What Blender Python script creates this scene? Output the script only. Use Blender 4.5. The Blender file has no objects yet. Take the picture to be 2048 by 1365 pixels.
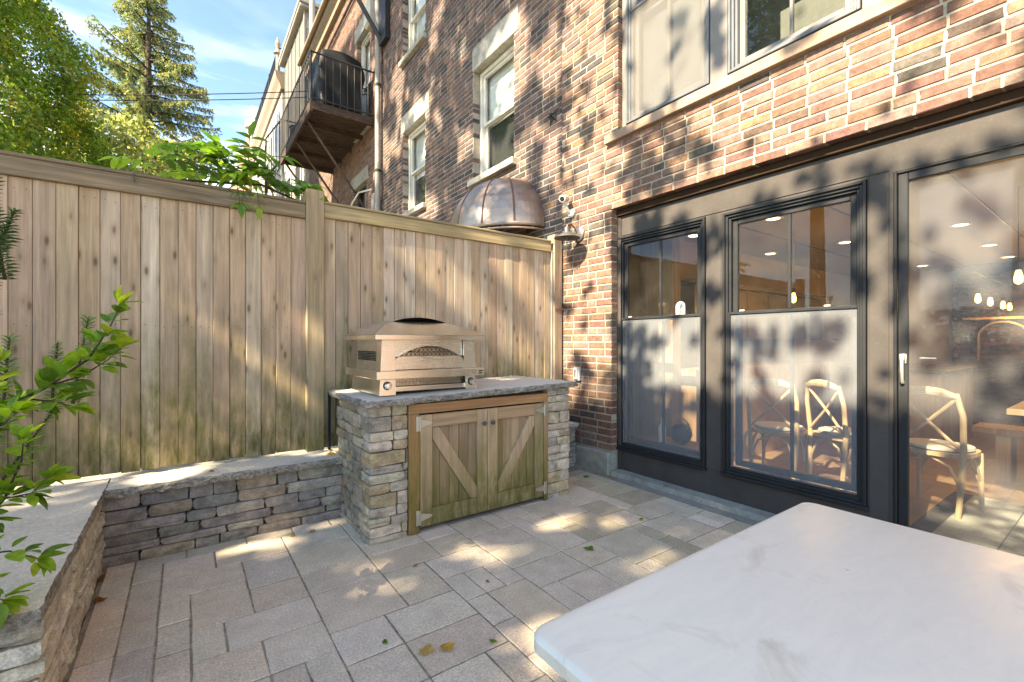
import bpy, bmesh, math, random
import numpy as np
from mathutils import Vector, Matrix
random.seed(11); rng = np.random.default_rng(7)
SC = bpy.context.scene; COL = SC.collection
R = math.radians
# ------------------------------------------------------------------ camera
CAM_H = 1.22
YAW = math.atan(654/910.2)                    # turned right of the house wall direction (+Y)
cam = bpy.data.cameras.new('camera'); camo = bpy.data.objects.new('camera', cam); COL.objects.link(camo)
camo.location = (0, 0, CAM_H); camo.rotation_euler = (R(90), 0, -YAW)
cam.sensor_width = 36; cam.lens = 16.0; cam.shift_y = 2.5/2048
cam.clip_start = 0.02; cam.clip_end = 2000
SC.camera = camo
# ------------------------------------------------------------------ sun and sky
SUN = Vector((1, .15, -.85)).normalized()     # the way the light travels
ELEV = math.asin(-SUN.z); AZ = math.atan2(-SUN.x, -SUN.y)   # compass angle from +Y towards +X
sl = bpy.data.lights.new('sun', 'SUN'); sl.energy = 4.5; sl.angle = R(.36); sl.color = (1, .945, .87)
so = bpy.data.objects.new('sun', sl); COL.objects.link(so)
so.location = (-20, -5, 30); so.rotation_euler = SUN.to_track_quat('-Z', 'Y').to_euler()
W = bpy.data.worlds.new('World'); SC.world = W; W.use_nodes = True
wn = W.node_tree; wn.nodes.clear()
def nd(nt, typ, inp=None, **attrs):
    n = nt.nodes.new('ShaderNode' + typ)
    for k, v in attrs.items(): setattr(n, k, v)
    for k, v in (inp or {}).items():
        s = n.inputs[k]
        if isinstance(v, bpy.types.NodeSocket): nt.links.new(v, s)
        else: s.default_value = v
    return n
sky = nd(wn, 'TexSky', sky_type='NISHITA', sun_disc=False, sun_elevation=ELEV, sun_rotation=AZ,
         altitude=1500, air_density=1.0, dust_density=.1, ozone_density=6.5)
tc = nd(wn, 'TexCoord')
mp = nd(wn, 'Mapping', {'Vector': tc.outputs['Generated'], 'Scale': (1.2, 1.2, 5.5), 'Location': (.3, .1, .25)})
cn = nd(wn, 'TexNoise', {'Vector': mp.outputs[0], 'Scale': 2.6, 'Detail': 6, 'Roughness': .55, 'Distortion': .4})
cr = nd(wn, 'MapRange', {'Value': cn.outputs[0], 1: .43, 2: .72, 3: 0, 4: .8})
sx = nd(wn, 'SeparateXYZ', {'Vector': tc.outputs['Generated']})
lowr = nd(wn, 'MapRange', {'Value': sx.outputs[2], 1: .10, 2: .52, 3: 1.0, 4: .06})
cf = nd(wn, 'Math', {0: cr.outputs[0], 1: lowr.outputs[0]}, operation='MULTIPLY')
SKYMUL = nd(wn, 'Mix', {0: cf.outputs[0], 6: sky.outputs[0], 7: (8.2, 8.2, 8.2, 1)}, data_type='RGBA')
bg = nd(wn, 'Background', {'Color': SKYMUL.outputs[2], 'Strength': .122})
wo = nd(wn, 'OutputWorld', {'Surface': bg.outputs[0]})
SC.view_settings.view_transform = 'Standard'; SC.view_settings.look = 'None'
SC.view_settings.gamma = 1; SC.view_settings.use_curve_mapping = False
SC.view_settings.exposure = 2.36
SC.view_settings.use_white_balance = True; SC.view_settings.white_balance_temperature = 9000; SC.view_settings.white_balance_tint = 6
cy = SC.cycles
cy.use_denoising = True; cy.max_bounces = 9; cy.diffuse_bounces = 5; cy.glossy_bounces = 4
cy.transparent_max_bounces = 16; cy.caustics_reflective = False; cy.caustics_refractive = False
cy.sample_clamp_indirect = 6

# ------------------------------------------------------------------ helpers: objects
def origin(o):
    v = Vector((0, 0, 0))
    while o is not None: v += o.location; o = o.parent
    return v
class MB:
    """collects shapes in world coordinates; build() links them as ONE mesh object"""
    def __init__(s): s.v = []; s.f = []; s.c = []
    def add(s, vs, fs, col=None):
        b = len(s.v); s.v += [tuple(p) for p in vs]; s.f += [tuple(b+i for i in f) for f in fs]
        s.c += [col]*len(fs); return s
    def box(s, x0, x1, y0, y1, z0, z1, col=None, m=None):
        vs = [(x, y, z) for x in (x0, x1) for y in (y0, y1) for z in (z0, z1)]
        if m is not None: vs = [m @ Vector(p) for p in vs]
        return s.add(vs, [(0,1,3,2), (4,6,7,5), (0,4,5,1), (2,3,7,6), (0,2,6,4), (1,5,7,3)], col)
    def bev(s, x0, x1, y0, y1, z0, z1, b=.004, col=None, m=None):
        """box with chamfered edges"""
        b = min(b, abs(x1-x0)/2.2, abs(y1-y0)/2.2, abs(z1-z0)/2.2)
        vs = []; idx = {}
        lim = ((x0, x1), (y0, y1), (z0, z1)); sg = (1, -1)
        for ix in (0, 1):
            for iy in (0, 1):
                for iz in (0, 1):
                    P = (lim[0][ix], lim[1][iy], lim[2][iz]); S = (sg[ix], sg[iy], sg[iz])
                    for a in range(3):
                        q = [P[k] + (0 if k == a else S[k]*b) for k in range(3)]
                        idx[(ix, iy, iz, a)] = len(vs); vs.append(q)
        fs = []
        for a in range(3):
            o = [k for k in range(3) if k != a]
            for e in (0, 1):
                loop = []
                for (p, q) in ((0,0), (1,0), (1,1), (0,1)):
                    t = [0,0,0]; t[a] = e; t[o[0]] = p; t[o[1]] = q; loop.append(idx[(*t, a)])
                fs.append(loop)
            for p in (0, 1):
                for q in (0, 1):
                    t = [0,0,0]; t[o[0]] = p; t[o[1]] = q; t[a] = 0; u = list(t); u[a] = 1
                    fs.append([idx[(*t, o[0])], idx[(*t, o[1])], idx[(*u, o[1])], idx[(*u, o[0])]])
        for ix in (0, 1):
            for iy in (0, 1):
                for iz in (0, 1): fs.append([idx[(ix, iy, iz, a)] for a in range(3)])
        if m is not None: vs = [m @ Vector(p) for p in vs]
        return s.add(vs, fs, col)
    def tube(s, pts, r, n=8, cap=True, col=None):
        pts = [Vector(p) for p in pts]; rs = r if isinstance(r, (list, tuple)) else [r]*len(pts)
        vs = []; up = None
        for i, p in enumerate(pts):
            d = (pts[min(i+1, len(pts)-1)] - pts[max(i-1, 0)]).normalized()
            if up is None: up = Vector((0,0,1)) if abs(d.z) < .9 else Vector((1,0,0))
            a = d.cross(up).normalized(); bb = a.cross(d).normalized(); up = bb
            for k in range(n):
                t = 2*math.pi*k/n; vs.append(p + a*(rs[i]*math.cos(t)) + bb*(rs[i]*math.sin(t)))
        fs = [(i*n+k, i*n+(k+1) % n, (i+1)*n+(k+1) % n, (i+1)*n+k) for i in range(len(pts)-1) for k in range(n)]
        if cap: fs += [tuple(range(n))[::-1], tuple((len(pts)-1)*n+k for k in range(n))]
        return s.add(vs, fs, col)
    def lathe(s, prof, c, n=16, axis=(0,0,1), col=None):
        """prof: (radius, height) along axis from point c"""
        ax = Vector(axis).normalized(); a = ax.orthogonal().normalized(); b = ax.cross(a); c = Vector(c)
        vs = [c + ax*h + a*(r*math.cos(2*math.pi*k/n)) + b*(r*math.sin(2*math.pi*k/n)) for r, h in prof for k in range(n)]
        m = len(prof)
        fs = [(i*n+k, i*n+(k+1) % n, (i+1)*n+(k+1) % n, (i+1)*n+k) for i in range(m-1) for k in range(n)]
        fs += [tuple(range(n))[::-1], tuple((m-1)*n+k for k in range(n))]
        return s.add(vs, fs, col)
    def prism(s, poly, h0, h1, axis=2, col=None, m=None):
        """poly of 2D points; extruded along axis (0: poly=(y,z), 1: (x,z), 2: (x,y))"""
        def P(p, h): return ((h, p[0], p[1]), (p[0], h, p[1]), (p[0], p[1], h))[axis]
        n = len(poly); vs = [P(p, h0) for p in poly] + [P(p, h1) for p in poly]
        if m is not None: vs = [m @ Vector(p) for p in vs]
        fs = [tuple(range(n))[::-1], tuple(range(n, 2*n))] + [(i, (i+1) % n, n+(i+1) % n, n+i) for i in range(n)]
        return s.add(vs, fs, col)
    def mesh(s, name, shift=(0,0,0), smooth=False):
        me = bpy.data.meshes.new(name); sh = Vector(shift)
        me.from_pydata([Vector(p)-sh for p in s.v], [], s.f)
        if any(c is not None for c in s.c):
            at = me.color_attributes.new('col', 'FLOAT_COLOR', 'CORNER')
            buf = []
            for p, c in zip(me.polygons, s.c): buf += list((*(c or (1,1,1)), 1)) * p.loop_total
            at.data.foreach_set('color', buf)
        bm = bmesh.new(); bm.from_mesh(me); bmesh.ops.recalc_face_normals(bm, faces=bm.faces); bm.to_mesh(me); bm.free()
        if smooth:
            me.polygons.foreach_set('use_smooth', [True]*len(me.polygons))
        return me
    def build(s, name, mat, parent=None, smooth=False, color=None, label=None):
        a = np.array([tuple(p) for p in s.v]); c = Vector(((a.min(0)+a.max(0))/2).tolist())
        me = s.mesh(name, c, smooth)
        if smooth: me.set_sharp_from_angle(angle=R(38))
        return link(name, me, mat, parent, c, color, label)
def link(name, me, mat, parent, world, color=None, label=None):
    o = bpy.data.objects.new(name, me); COL.objects.link(o)
    if mat is not None and not me.materials: me.materials.append(mat)
    o.parent = parent; o.location = Vector(world) - (origin(parent) if parent else Vector((0,0,0)))
    if color is not None: o.color = (*color, 1)
    if label: o['label'] = label
    return o
def thing(name, label, cat, loc, group=None):
    o = bpy.data.objects.new(name, None); COL.objects.link(o); o.location = loc
    o.empty_display_size = .1
    return tag(o, label, cat, group)
def tag(o, label, cat, group=None):
    o['label'] = label; o['category'] = cat
    if group: o['group'] = group
    return o
def structure(o): o['kind'] = 'structure'; return o
def stuff(o): o['kind'] = 'stuff'; return o
def lerp(a, b, t): return tuple(x+(y-x)*t for x, y in zip(a, b))
def jit(c, a): k = 1+random.uniform(-a, a); return tuple(max(0, x*k*(1+random.uniform(-a, a)*.25)) for x in c)

# ------------------------------------------------------------------ helpers: materials
def newmat(name, rough=.8, spec=.4, metal=0):
    m = bpy.data.materials.new(name); m.use_nodes = True; nt = m.node_tree
    b = nt.nodes['Principled BSDF']; b.inputs['Roughness'].default_value = rough
    b.inputs['Specular IOR Level'].default_value = spec; b.inputs['Metallic'].default_value = metal
    return m, nt, b
def pos(nt, scale=(1,1,1), obj_offset=False):
    g = nd(nt, 'NewGeometry'); v = g.outputs['Position']
    if obj_offset:
        oi = nd(nt, 'ObjectInfo')
        k = nd(nt, 'Math', {0: oi.outputs['Random'], 1: 37.0}, operation='MULTIPLY')
        cb = nd(nt, 'CombineXYZ', {0: k.outputs[0], 1: k.outputs[0], 2: k.outputs[0]})
        v = nd(nt, 'VectorMath', {0: v, 1: cb.outputs[0]}, operation='ADD').outputs[0]
    return nd(nt, 'Mapping', {'Vector': v, 'Scale': scale}).outputs[0]
def noise(nt, vec, scale, detail=4, rough=.55, dist=0):
    return nd(nt, 'TexNoise', {'Vector': vec, 'Scale': scale, 'Detail': detail, 'Roughness': rough, 'Distortion': dist}).outputs[0]
def remap(nt, v, a, b, c=0., d=1.):
    return nd(nt, 'MapRange', {'Value': v, 1: a, 2: b, 3: c, 4: d}).outputs[0]
def mix(nt, fac, a, b, blend='MIX'):
    def cc(x): return x if isinstance(x, bpy.types.NodeSocket) else (*x, 1)
    n = nd(nt, 'Mix', {0: fac, 6: cc(a), 7: cc(b)}, data_type='RGBA', blend_type=blend); return n.outputs[2]
def mul(nt, a, b): return nd(nt, 'Math', {0: a, 1: b}, operation='MULTIPLY').outputs[0]
def bump(nt, b, h, strength, dist=.01):
    n = nd(nt, 'Bump', {'Height': h, 'Strength': strength, 'Distance': dist}); nt.links.new(n.outputs[0], b.inputs['Normal'])
def setc(nt, b, c): nt.links.new(c, b.inputs['Base Color'])
def basecol(nt, src):
    if src == 'obj': return nd(nt, 'ObjectInfo').outputs['Color']
    if src == 'attr': return nd(nt, 'Attribute', attribute_name='col').outputs['Color']
    return nd(nt, 'RGB').outputs[0]
def mineral(name, src='obj', base=(.3,.3,.3), lo=.6, hi=1.25, scale=18, fine=160, rough=.9, bs=.6, bd=.004, tint=None, tintamt=.35, spec=.25, big=2.2, bigamt=.3):
    """stone-like stuff: colour from the object or attribute, mottled, with fine grain"""
    m, nt, b = newmat(name, rough, spec)
    if src: c = basecol(nt, src)
    else:
        c = nd(nt, 'RGB').outputs[0]; c.default_value = (*base, 1)
    p = pos(nt)
    n1 = noise(nt, p, scale, 6, .65); n2 = noise(nt, p, fine, 3, .6); n3 = noise(nt, p, big, 4, .6)
    f = remap(nt, n1, .3, .7, lo, hi)
    c = mix(nt, 1.0, c, nd(nt, 'CombineColor', {0: f, 1: f, 2: f}).outputs[0], 'MULTIPLY')
    g = remap(nt, n2, .3, .7, .72, 1.25)
    c = mix(nt, 1.0, c, nd(nt, 'CombineColor', {0: g, 1: g, 2: g}).outputs[0], 'MULTIPLY')
    if tint: c = mix(nt, mul(nt, remap(nt, n3, .5, .72), tintamt), c, tint)
    h = remap(nt, n3, .3, .7, 1-bigamt, 1+bigamt*.6)
    c = mix(nt, 1.0, c, nd(nt, 'CombineColor', {0: h, 1: h, 2: h}).outputs[0], 'MULTIPLY')
    setc(nt, b, c)
    hh = nd(nt, 'Math', {0: n1, 1: mul(nt, n2, min(.5, 2.2*scale/fine))}, operation='ADD').outputs[0]
    bump(nt, b, hh, bs, bd); return m
def wood(name, axis=2, algae=None, rough=.75, grain=.45, knots=True, green=(.13,.13,.035), bandz=None, src='obj', base=(.3,.2,.12), spec=.25):
    """planks running along axis; algae=(z_low, z_high): green growth fading upwards"""
    m, nt, b = newmat(name, rough, spec)
    if src: c = basecol(nt, src)
    else: c = nd(nt, 'RGB').outputs[0]; c.default_value = (*base, 1)
    s = [46, 46, 46]; s[axis] = 1.6
    p = pos(nt, tuple(s), True); q = pos(nt, (1,1,1), True)
    g = noise(nt, p, 1, 6, .7, .5); g2 = noise(nt, p, 3.1, 3, .6); 
    s2 = [9, 9, 9]; s2[axis] = 1.1
    w = noise(nt, pos(nt, tuple(s2), True), 1, 3, .5, 1.2)
    f = remap(nt, g, .25, .75, 1-grain, 1+grain*.7)
    c = mix(nt, 1.0, c, nd(nt, 'CombineColor', {0: f, 1: f, 2: f}).outputs[0], 'MULTIPLY')
    f2 = remap(nt, w, .3, .7, .78, 1.16)
    c = mix(nt, 1.0, c, nd(nt, 'CombineColor', {0: f2, 1: f2, 2: f2}).outputs[0], 'MULTIPLY')
    sil = remap(nt, g2, .52, .8, 0, .5)
    c = mix(nt, sil, c, (.42,.36,.31))
    if knots:
        sk = [13, 13, 13]; sk[axis] = 4.6
        vo = nd(nt, 'TexVoronoi', {'Vector': pos(nt, tuple(sk), True), 'Scale': 1.0, 'Randomness': 1.0})
        k = remap(nt, vo.outputs['Distance'], .06, .16, 1, 0)
        c = mix(nt, mul(nt, k, .75), c, (.07,.045,.03))
        ring = remap(nt, vo.outputs['Distance'], .12, .34, 1, 0)
        c = mix(nt, mul(nt, ring, .28), c, (.16,.10,.05))
    if algae:
        gz = nd(nt, 'SeparateXYZ', {'Vector': nd(nt, 'NewGeometry').outputs['Position']}).outputs[2]
        a = remap(nt, gz, algae[0], algae[1], 1, 0)
        an = noise(nt, pos(nt, (2.2, 2.2, 1.0), True), 1.6, 5, .6)
        an2 = noise(nt, pos(nt, (30, 30, 7)), 1, 4, .65)
        a = nd(nt, 'Math', {0: a, 1: remap(nt, an, .3, .7, -.45, .35)}, operation='ADD').outputs[0]
        a = mul(nt, remap(nt, a, .1, .75, 0, 1), remap(nt, an2, .3, .65, .35, 1))
        c = mix(nt, mul(nt, a, .9), c, green)
        if algae[0] < .6:
            d = remap(nt, gz, algae[0]-.02, algae[0]+.3, 1, 0)
            c = mix(nt, mul(nt, mul(nt, d, remap(nt, an2, .35, .7, .2, 1)), .6), c, (.035,.035,.015))
    setc(nt, b, c); bump(nt, b, nd(nt, 'Math', {0: g, 1: g2}, operation='ADD').outputs[0], .35, .002); return m
def paint(name, base, rough=.5, dust=.0, dustcol=(.3,.29,.28), spec=.5, metal=0, bscale=60, bs=.08, vary=.15):
    m, nt, b = newmat(name, rough, spec, metal); p = pos(nt)
    n = noise(nt, p, 5, 5, .6); n2 = noise(nt, p, bscale*6, 2, .5)
    f = remap(nt, n, .3, .7, 1-vary, 1+vary)
    c = mix(nt, 1.0, base, nd(nt, 'CombineColor', {0: f, 1: f, 2: f}).outputs[0], 'MULTIPLY')
    if dust: c = mix(nt, mul(nt, remap(nt, n2, .55, .75), dust), c, dustcol)
    setc(nt, b, c)
    r = remap(nt, n, .3, .7, max(0, rough-.1), min(1, rough+.12)); nt.links.new(r, b.inputs['Roughness'])
    bump(nt, b, noise(nt, p, bscale, 4, .6), bs, .003); return m
def brushed(name, base, rough, axis=0, tintnoise=None):
    m, nt, b = newmat(name, rough, .5, 1.0)
    s = [700, 700, 700]; s[axis] = 4
    p = pos(nt, tuple(s)); g = noise(nt, p, 1, 3, .5); n = noise(nt, pos(nt), 3.5, 4, .6)
    c = mix(nt, mul(nt, remap(nt, g, .3, .7), .12), base, tuple(x*.72 for x in base))
    if tintnoise: c = mix(nt, remap(nt, n, .4, .68), c, tintnoise)
    setc(nt, b, c)
    nt.links.new(remap(nt, nd(nt, 'Math', {0: g, 1: n}, operation='ADD').outputs[0], .7, 1.3, rough*.8, rough*1.3), b.inputs['Roughness'])
    bump(nt, b, g, .015, .001); return m
def glassy(name, tint=(1,1,1), ior=1.5, extra=.0, dust=.0, rough=0.0):
    """window pane: clear, mirror-like at a slant, a little dust on it"""
    m = bpy.data.materials.new(name); m.use_nodes = True; nt = m.node_tree; nt.nodes.clear()
    t = nd(nt, 'BsdfTransparent', {'Color': (*tint, 1)}); g = nd(nt, 'BsdfGlossy', {'Roughness': rough, 'Color': (1,1,1,1)})
    ge = nd(nt, 'NewGeometry'); dt = nd(nt, 'VectorMath', {0: ge.outputs['Normal'], 1: ge.outputs['Incoming']}, operation='DOT_PRODUCT').outputs['Value']
    ab = nd(nt, 'Math', {0: dt}, operation='ABSOLUTE').outputs[0]; iv = nd(nt, 'Math', {0: 1.0, 1: ab}, operation='SUBTRACT').outputs[0]
    f0 = ((ior-1)/(ior+1))**2; sch = mul(nt, nd(nt, 'Math', {0: iv, 1: 5.0}, operation='POWER').outputs[0], 1-f0)
    f = nd(nt, 'Math', {0: sch, 1: f0+extra}, operation='ADD', use_clamp=True)
    s = nd(nt, 'MixShader', {0: f.outputs[0], 1: t.outputs[0], 2: g.outputs[0]})
    if dust:
        d = nd(nt, 'BsdfDiffuse', {'Color': (.75,.74,.7,1)})
        n = noise(nt, pos(nt), 9, 5, .65); n2 = noise(nt, pos(nt), 400, 2, .5)
        k = nd(nt, 'Math', {0: mul(nt, remap(nt, n, .35, .75, .25, 1), dust), 1: mul(nt, remap(nt, n2, .66, .74), .35)}, operation='ADD', use_clamp=True)
        s = nd(nt, 'MixShader', {0: k.outputs[0], 1: s.outputs[0], 2: d.outputs[0]})
    o = nd(nt, 'OutputMaterial', {'Surface': s.outputs[0]}); return m
def meshscreen(name, cover, col):
    """woven insect screen: part open, part thread"""
    m = bpy.data.materials.new(name); m.use_nodes = True; nt = m.node_tree; nt.nodes.clear()
    t = nd(nt, 'BsdfTransparent'); d = nd(nt, 'BsdfDiffuse', {'Color': (*col, 1)})
    k = nd(nt, 'Math', {0: remap(nt, noise(nt, pos(nt, (1,1,1)), 3, 3), .3, .7, cover-.025, cover+.025), 1: 0.0}, operation='ADD', use_clamp=True)
    s = nd(nt, 'MixShader', {0: k.outputs[0], 1: t.outputs[0], 2: d.outputs[0]})
    nd(nt, 'OutputMaterial', {'Surface': s.outputs[0]}); return m
def glow(name, col, strength):
    m = bpy.data.materials.new(name); m.use_nodes = True; nt = m.node_tree; nt.nodes.clear()
    e = nd(nt, 'Emission', {'Color': (*col, 1), 'Strength': strength}); nd(nt, 'OutputMaterial', {'Surface': e.outputs[0]}); return m
def leafmat(name, src='attr', trans=.5, rough=.5):
    m = bpy.data.materials.new(name); m.use_nodes = True; nt = m.node_tree
    b = nt.nodes['Principled BSDF']; b.inputs['Roughness'].default_value = rough; b.inputs['Specular IOR Level'].default_value = .35
    c = basecol(nt, src); n = noise(nt, pos(nt), 60, 3)
    f = remap(nt, n, .3, .7, .8, 1.2)
    c = mix(nt, 1.0, c, nd(nt, 'CombineColor', {0: f, 1: f, 2: f}).outputs[0], 'MULTIPLY')
    setc(nt, b, c)
    t = nd(nt, 'BsdfTranslucent', {'Color': mix(nt, 1.0, c, (1.25, 1.2, .6), 'MULTIPLY')})
    s = nd(nt, 'MixShader', {0: trans, 1: b.outputs[0], 2: t.outputs[0]})
    nt.links.new(s.outputs[0], nt.nodes['Material Output'].inputs['Surface']); return m

M_brick = mineral('brick_face', 'obj', scale=30, fine=240, lo=.62, hi=1.25, bs=.55, bd=.004, big=9, bigamt=.25)
M_brick_far = mineral('brick_face_joined', 'attr', scale=30, fine=240, lo=.62, hi=1.25, bs=.55, bd=.004, big=9, bigamt=.25)
M_mortar = mineral('lime_mortar', None, (.36,.315,.25), scale=40, fine=300, lo=.8, hi=1.12, bs=.5, bd=.003)
M_mortar_far = mineral('grey_mortar', None, (.33,.29,.24), scale=40, fine=300, lo=.75, hi=1.15, bs=.5, bd=.003)
M_stone = mineral('field_stone', 'obj', scale=14, fine=130, lo=.72, hi=1.28, bs=.9, bd=.012, tint=(.33,.22,.12), tintamt=.3, big=7, bigamt=.3)
M_joint = mineral('dark_joint', None, (.085,.075,.062), scale=30, fine=200)
M_granite = mineral('granite_cap', None, (.74,.67,.56), scale=70, fine=420, lo=.82, hi=1.2, bs=.15, bd=.004, big=5, bigamt=.16, tint=(.4,.36,.28), tintamt=.3)
M_rockface = mineral('rock_face_granite', None, (.48,.44,.38), scale=55, fine=300, lo=.35, hi=1.35, bs=1.0, bd=.02, big=12, bigamt=.3)
M_paver = mineral('concrete_paver', 'obj', scale=9, fine=120, lo=.90, hi=1.16, bs=.8, bd=.004, tint=(.36,.27,.18), tintamt=.35, big=2.6, bigamt=.15)
M_sand = mineral('joint_sand', None, (.36,.30,.23), scale=30, fine=260, lo=.5, hi=1.3, bs=.8, bd=.004, tint=(.07,.075,.03), tintamt=.7)
M_concrete = mineral('old_concrete', None, (.36,.345,.30), scale=14, fine=200, lo=.72, hi=1.15, bs=.6, bd=.006, tint=(.16,.16,.09), tintamt=.5)
M_limestone = mineral('window_stone', None, (.40,.385,.34), scale=12, fine=180, lo=.7, hi=1.15, bs=.5, bd=.005, tint=(.22,.2,.16), tintamt=.5)
M_brownstone = mineral('brown_stone', None, (.36,.255,.19), scale=8, fine=260, lo=.86, hi=1.1, bs=.35, bd=.003, tint=(.36,.25,.19), tintamt=.5)
M_soil = mineral('garden_soil', None, (.05,.04,.028), scale=30, fine=100, bs=1, bd=.02)
M_fence = wood('cedar_plank', 2, (.5, 1.5), grain=.4)
M_rail = wood('cedar_rail', 0, None, grain=.5, knots=False)
M_post = wood('cedar_post', 2, (.36, 1.0), grain=.4)
M_doorw = wood('door_plank', 2, (.05, .85), grain=.35, knots=False, green=(.17,.16,.03))
M_doorh = wood('door_rail', 0, (.05, .7), grain=.35, knots=False, green=(.17,.16,.03))
M_brace = wood('door_brace', 2, (.0, .62), grain=.35, knots=False, green=(.17,.16,.03))
M_oldwood = wood('balcony_timber', 0, None, grain=.5, knots=False, src=None, base=(.055,.034,.026))
M_oak = wood('oak_floor', 1, None, grain=.35, knots=False, src='obj', rough=.4, spec=.5)
M_chair = wood('pale_oak', 2, None, grain=.25, knots=False, src=None, base=(.47,.33,.18), rough=.5)
M_tabletop = wood('table_plank', 1, None, grain=.4, knots=True, src='obj', rough=.5)
M_steel = brushed('brushed_steel', (.82,.79,.75), .22, 0)
M_steel_v = brushed('brushed_steel_side', (.80,.78,.74), .26, 1)
M_steel_soft = brushed('satin_steel', (.82,.79,.75), .26, 0)
M_hinge = brushed('galvanized', (.6,.58,.53), .45, 2)
M_copper = brushed('weathered_copper', (.38,.275,.21), .55, 2, (.45,.42,.405))
M_black = paint('black_trim_paint', (.022,.023,.025), .5, dust=.03, bscale=30, spec=.2)
M_blackpanel = paint('charcoal_panel_paint', (.068,.060,.056), .7, dust=.05, bscale=12, spec=.1)
M_iron = paint('wrought_iron', (.018,.018,.02), .5)
M_dark = paint('dark_void', (.008,.008,.008), .9)
M_greypaint = paint('taupe_window_paint', (.16,.145,.135), .5, dust=.1)
M_greyedge = paint('grey_lead_edge', (.10,.11,.125), .5)
M_cream = paint('cream_window_paint', (.58,.56,.50), .6)
M_white = paint('white_plastic', (.52,.50,.47), .45)
M_zinc = paint('zinc_lamp', (.13,.13,.13), .42, metal=.6)
M_screen_up = meshscreen('upper_screen', .5, (.20,.19,.18))
M_blindgrey = paint('grey_blind', (.17,.165,.16), .8)
M_shade = paint('roller_blind', (.72,.71,.69), .8)
M_cover = paint('black_grill_cover', (.010,.010,.010), .55, spec=.25, bscale=8, bs=.6)
M_siding = paint('grey_cladding', (.14,.13,.118), .7)
M_slate = paint('grey_shingle', (.21,.20,.20), .8)
M_cornice = paint('brown_cornice', (.25,.19,.14), .7)
M_lightgrey = paint('light_grey_trim', (.27,.255,.235), .7)
M_wire = paint('cable_black', (.015,.015,.015), .6)
M_glass = glassy('window_glass', (.95,.96,.95), 1.45, .0, .008)
M_glass_far = glassy('neighbour_glass', (.8,.85,.85), 1.5, .03, .0, .02)
M_screen = meshscreen('insect_screen', .27, (.42,.45,.48))
M_screen_door = meshscreen('door_screen', .22, (.30,.305,.31))
M_amber = glow('warm_bulb', (1,.50,.13), 2.6)
M_down = glow('downlight_lens', (1,.80,.5), 1.3)
M_leaf = leafmat('leaf_attr', 'attr'); M_leafo = leafmat('leaf_obj', 'obj')
M_bark = mineral('bark', None, (.10,.075,.055), scale=20, fine=90, bs=1, bd=.02)
# ------------------------------------------------------------------ projection used only to pick the pieces that show largest
_s, _c = math.sin(YAW), math.cos(YAW)
def shown(x, y, z):
    f = _s*x+_c*y; r = _c*x-_s*y
    if f < .05: return None
    return (1024+910.2*r/f, 685-910.2*(z-CAM_H)/f)
def size_shown(x, y, z, ly, lz):
    a = shown(x, y-ly/2, z-lz/2); b = shown(x, y+ly/2, z+lz/2)
    if a is None or b is None: return 0
    if max(a[0], b[0]) < -20 or min(a[0], b[0]) > 2068 or max(a[1], b[1]) < -20 or min(a[1], b[1]) > 1390: return 0
    return abs(a[0]-b[0])*abs(a[1]-b[1])
# ------------------------------------------------------------------ ground
g = MB(); g.box(-900, 900, -900, 900, -1.2, -.07)
ground = structure(g.build('ground', mineral('bare_ground', None, (.36,.32,.26), scale=6, fine=60, tint=(.16,.17,.08), tintamt=.5)))
# patio: sand bed that carries the pavers
g = MB(); g.box(-.36, 3.17, -2.2, 3.6, -.066, -.0045)
patio = structure(g.build('patio', M_sand))
def paver_mesh(k, lx, ly):
    r = random.Random(k*97+int(lx*1000)*7+int(ly*1000)); nx = max(2, round(lx/.06)); ny = max(2, round(ly/.06)); b = .0045
    def edge(n, L): return [-L/2, -L/2+b] + [-L/2+b+(L-2*b)*i/n for i in range(1, n)] + [L/2-b, L/2]
    X = edge(nx, lx); Y = edge(ny, ly); vs = []; fs = []
    for i, x in enumerate(X):
        for j, y in enumerate(Y):
            rim = i in (0, len(X)-1) or j in (0, len(Y)-1)
            vs.append((x+(r.uniform(-.0022,.0022) if rim else 0), y+(r.uniform(-.0022,.0022) if rim else 0), -.0045-r.uniform(0,.002) if rim else r.uniform(-.0006,.0004)))
    m = len(Y)
    for i in range(len(X)-1):
        for j in range(m-1): fs.append((i*m+j, (i+1)*m+j, (i+1)*m+j+1, i*m+j+1))
    me = bpy.data.meshes.new('paver'); me.from_pydata(vs, [], fs); me.polygons.foreach_set('use_smooth', [True]*len(fs)); me.set_sharp_from_angle(angle=R(18))
    me.materials.append(M_paver); return me
PM = {}
def paver(x0, x1, y0, y1, col):
    gap = .0022; lx, ly = x1-x0-gap*2, y1-y0-gap*2; key = (round(lx, 3), round(ly, 3), random.randrange(4))
    if key not in PM: PM[key] = paver_mesh(key[2], lx, ly)
    o = link('paver', PM[key], None, patio, ((x0+x1)/2, (y0+y1)/2, random.uniform(-.0025, .0015)), col)
    o.rotation_euler = (random.uniform(-.003,.003), random.uniform(-.003,.003), random.uniform(-.006,.006))
PAV = [(.66,.555,.43), (.62,.53,.415), (.67,.57,.455), (.62,.52,.395), (.64,.545,.43), (.63,.52,.40)]
PAVD = [(.56,.475,.375), (.53,.455,.37), (.57,.485,.385)]
y = 3.285
while y > -1.2:                                            # two border columns along the planter wall
    l = random.choice((.235, .20, .27)); paver(-.345, -.222, y-l, y, jit(random.choice(PAV[3:]), .08)); y -= l
y = 3.17
while y > -1.2:
    l = random.choice((.20, .235, .17)); paver(-.222, -.097, y-l, y, jit(random.choice(PAVD), .08)); y -= l
x = -.222
while x < .85:                                             # border row along the low wall
    l = random.choice((.23, .3, .26)); paver(x, min(x+l, 2.9), 3.17, 3.285, jit(random.choice(PAVD), .08)); x += l
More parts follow.
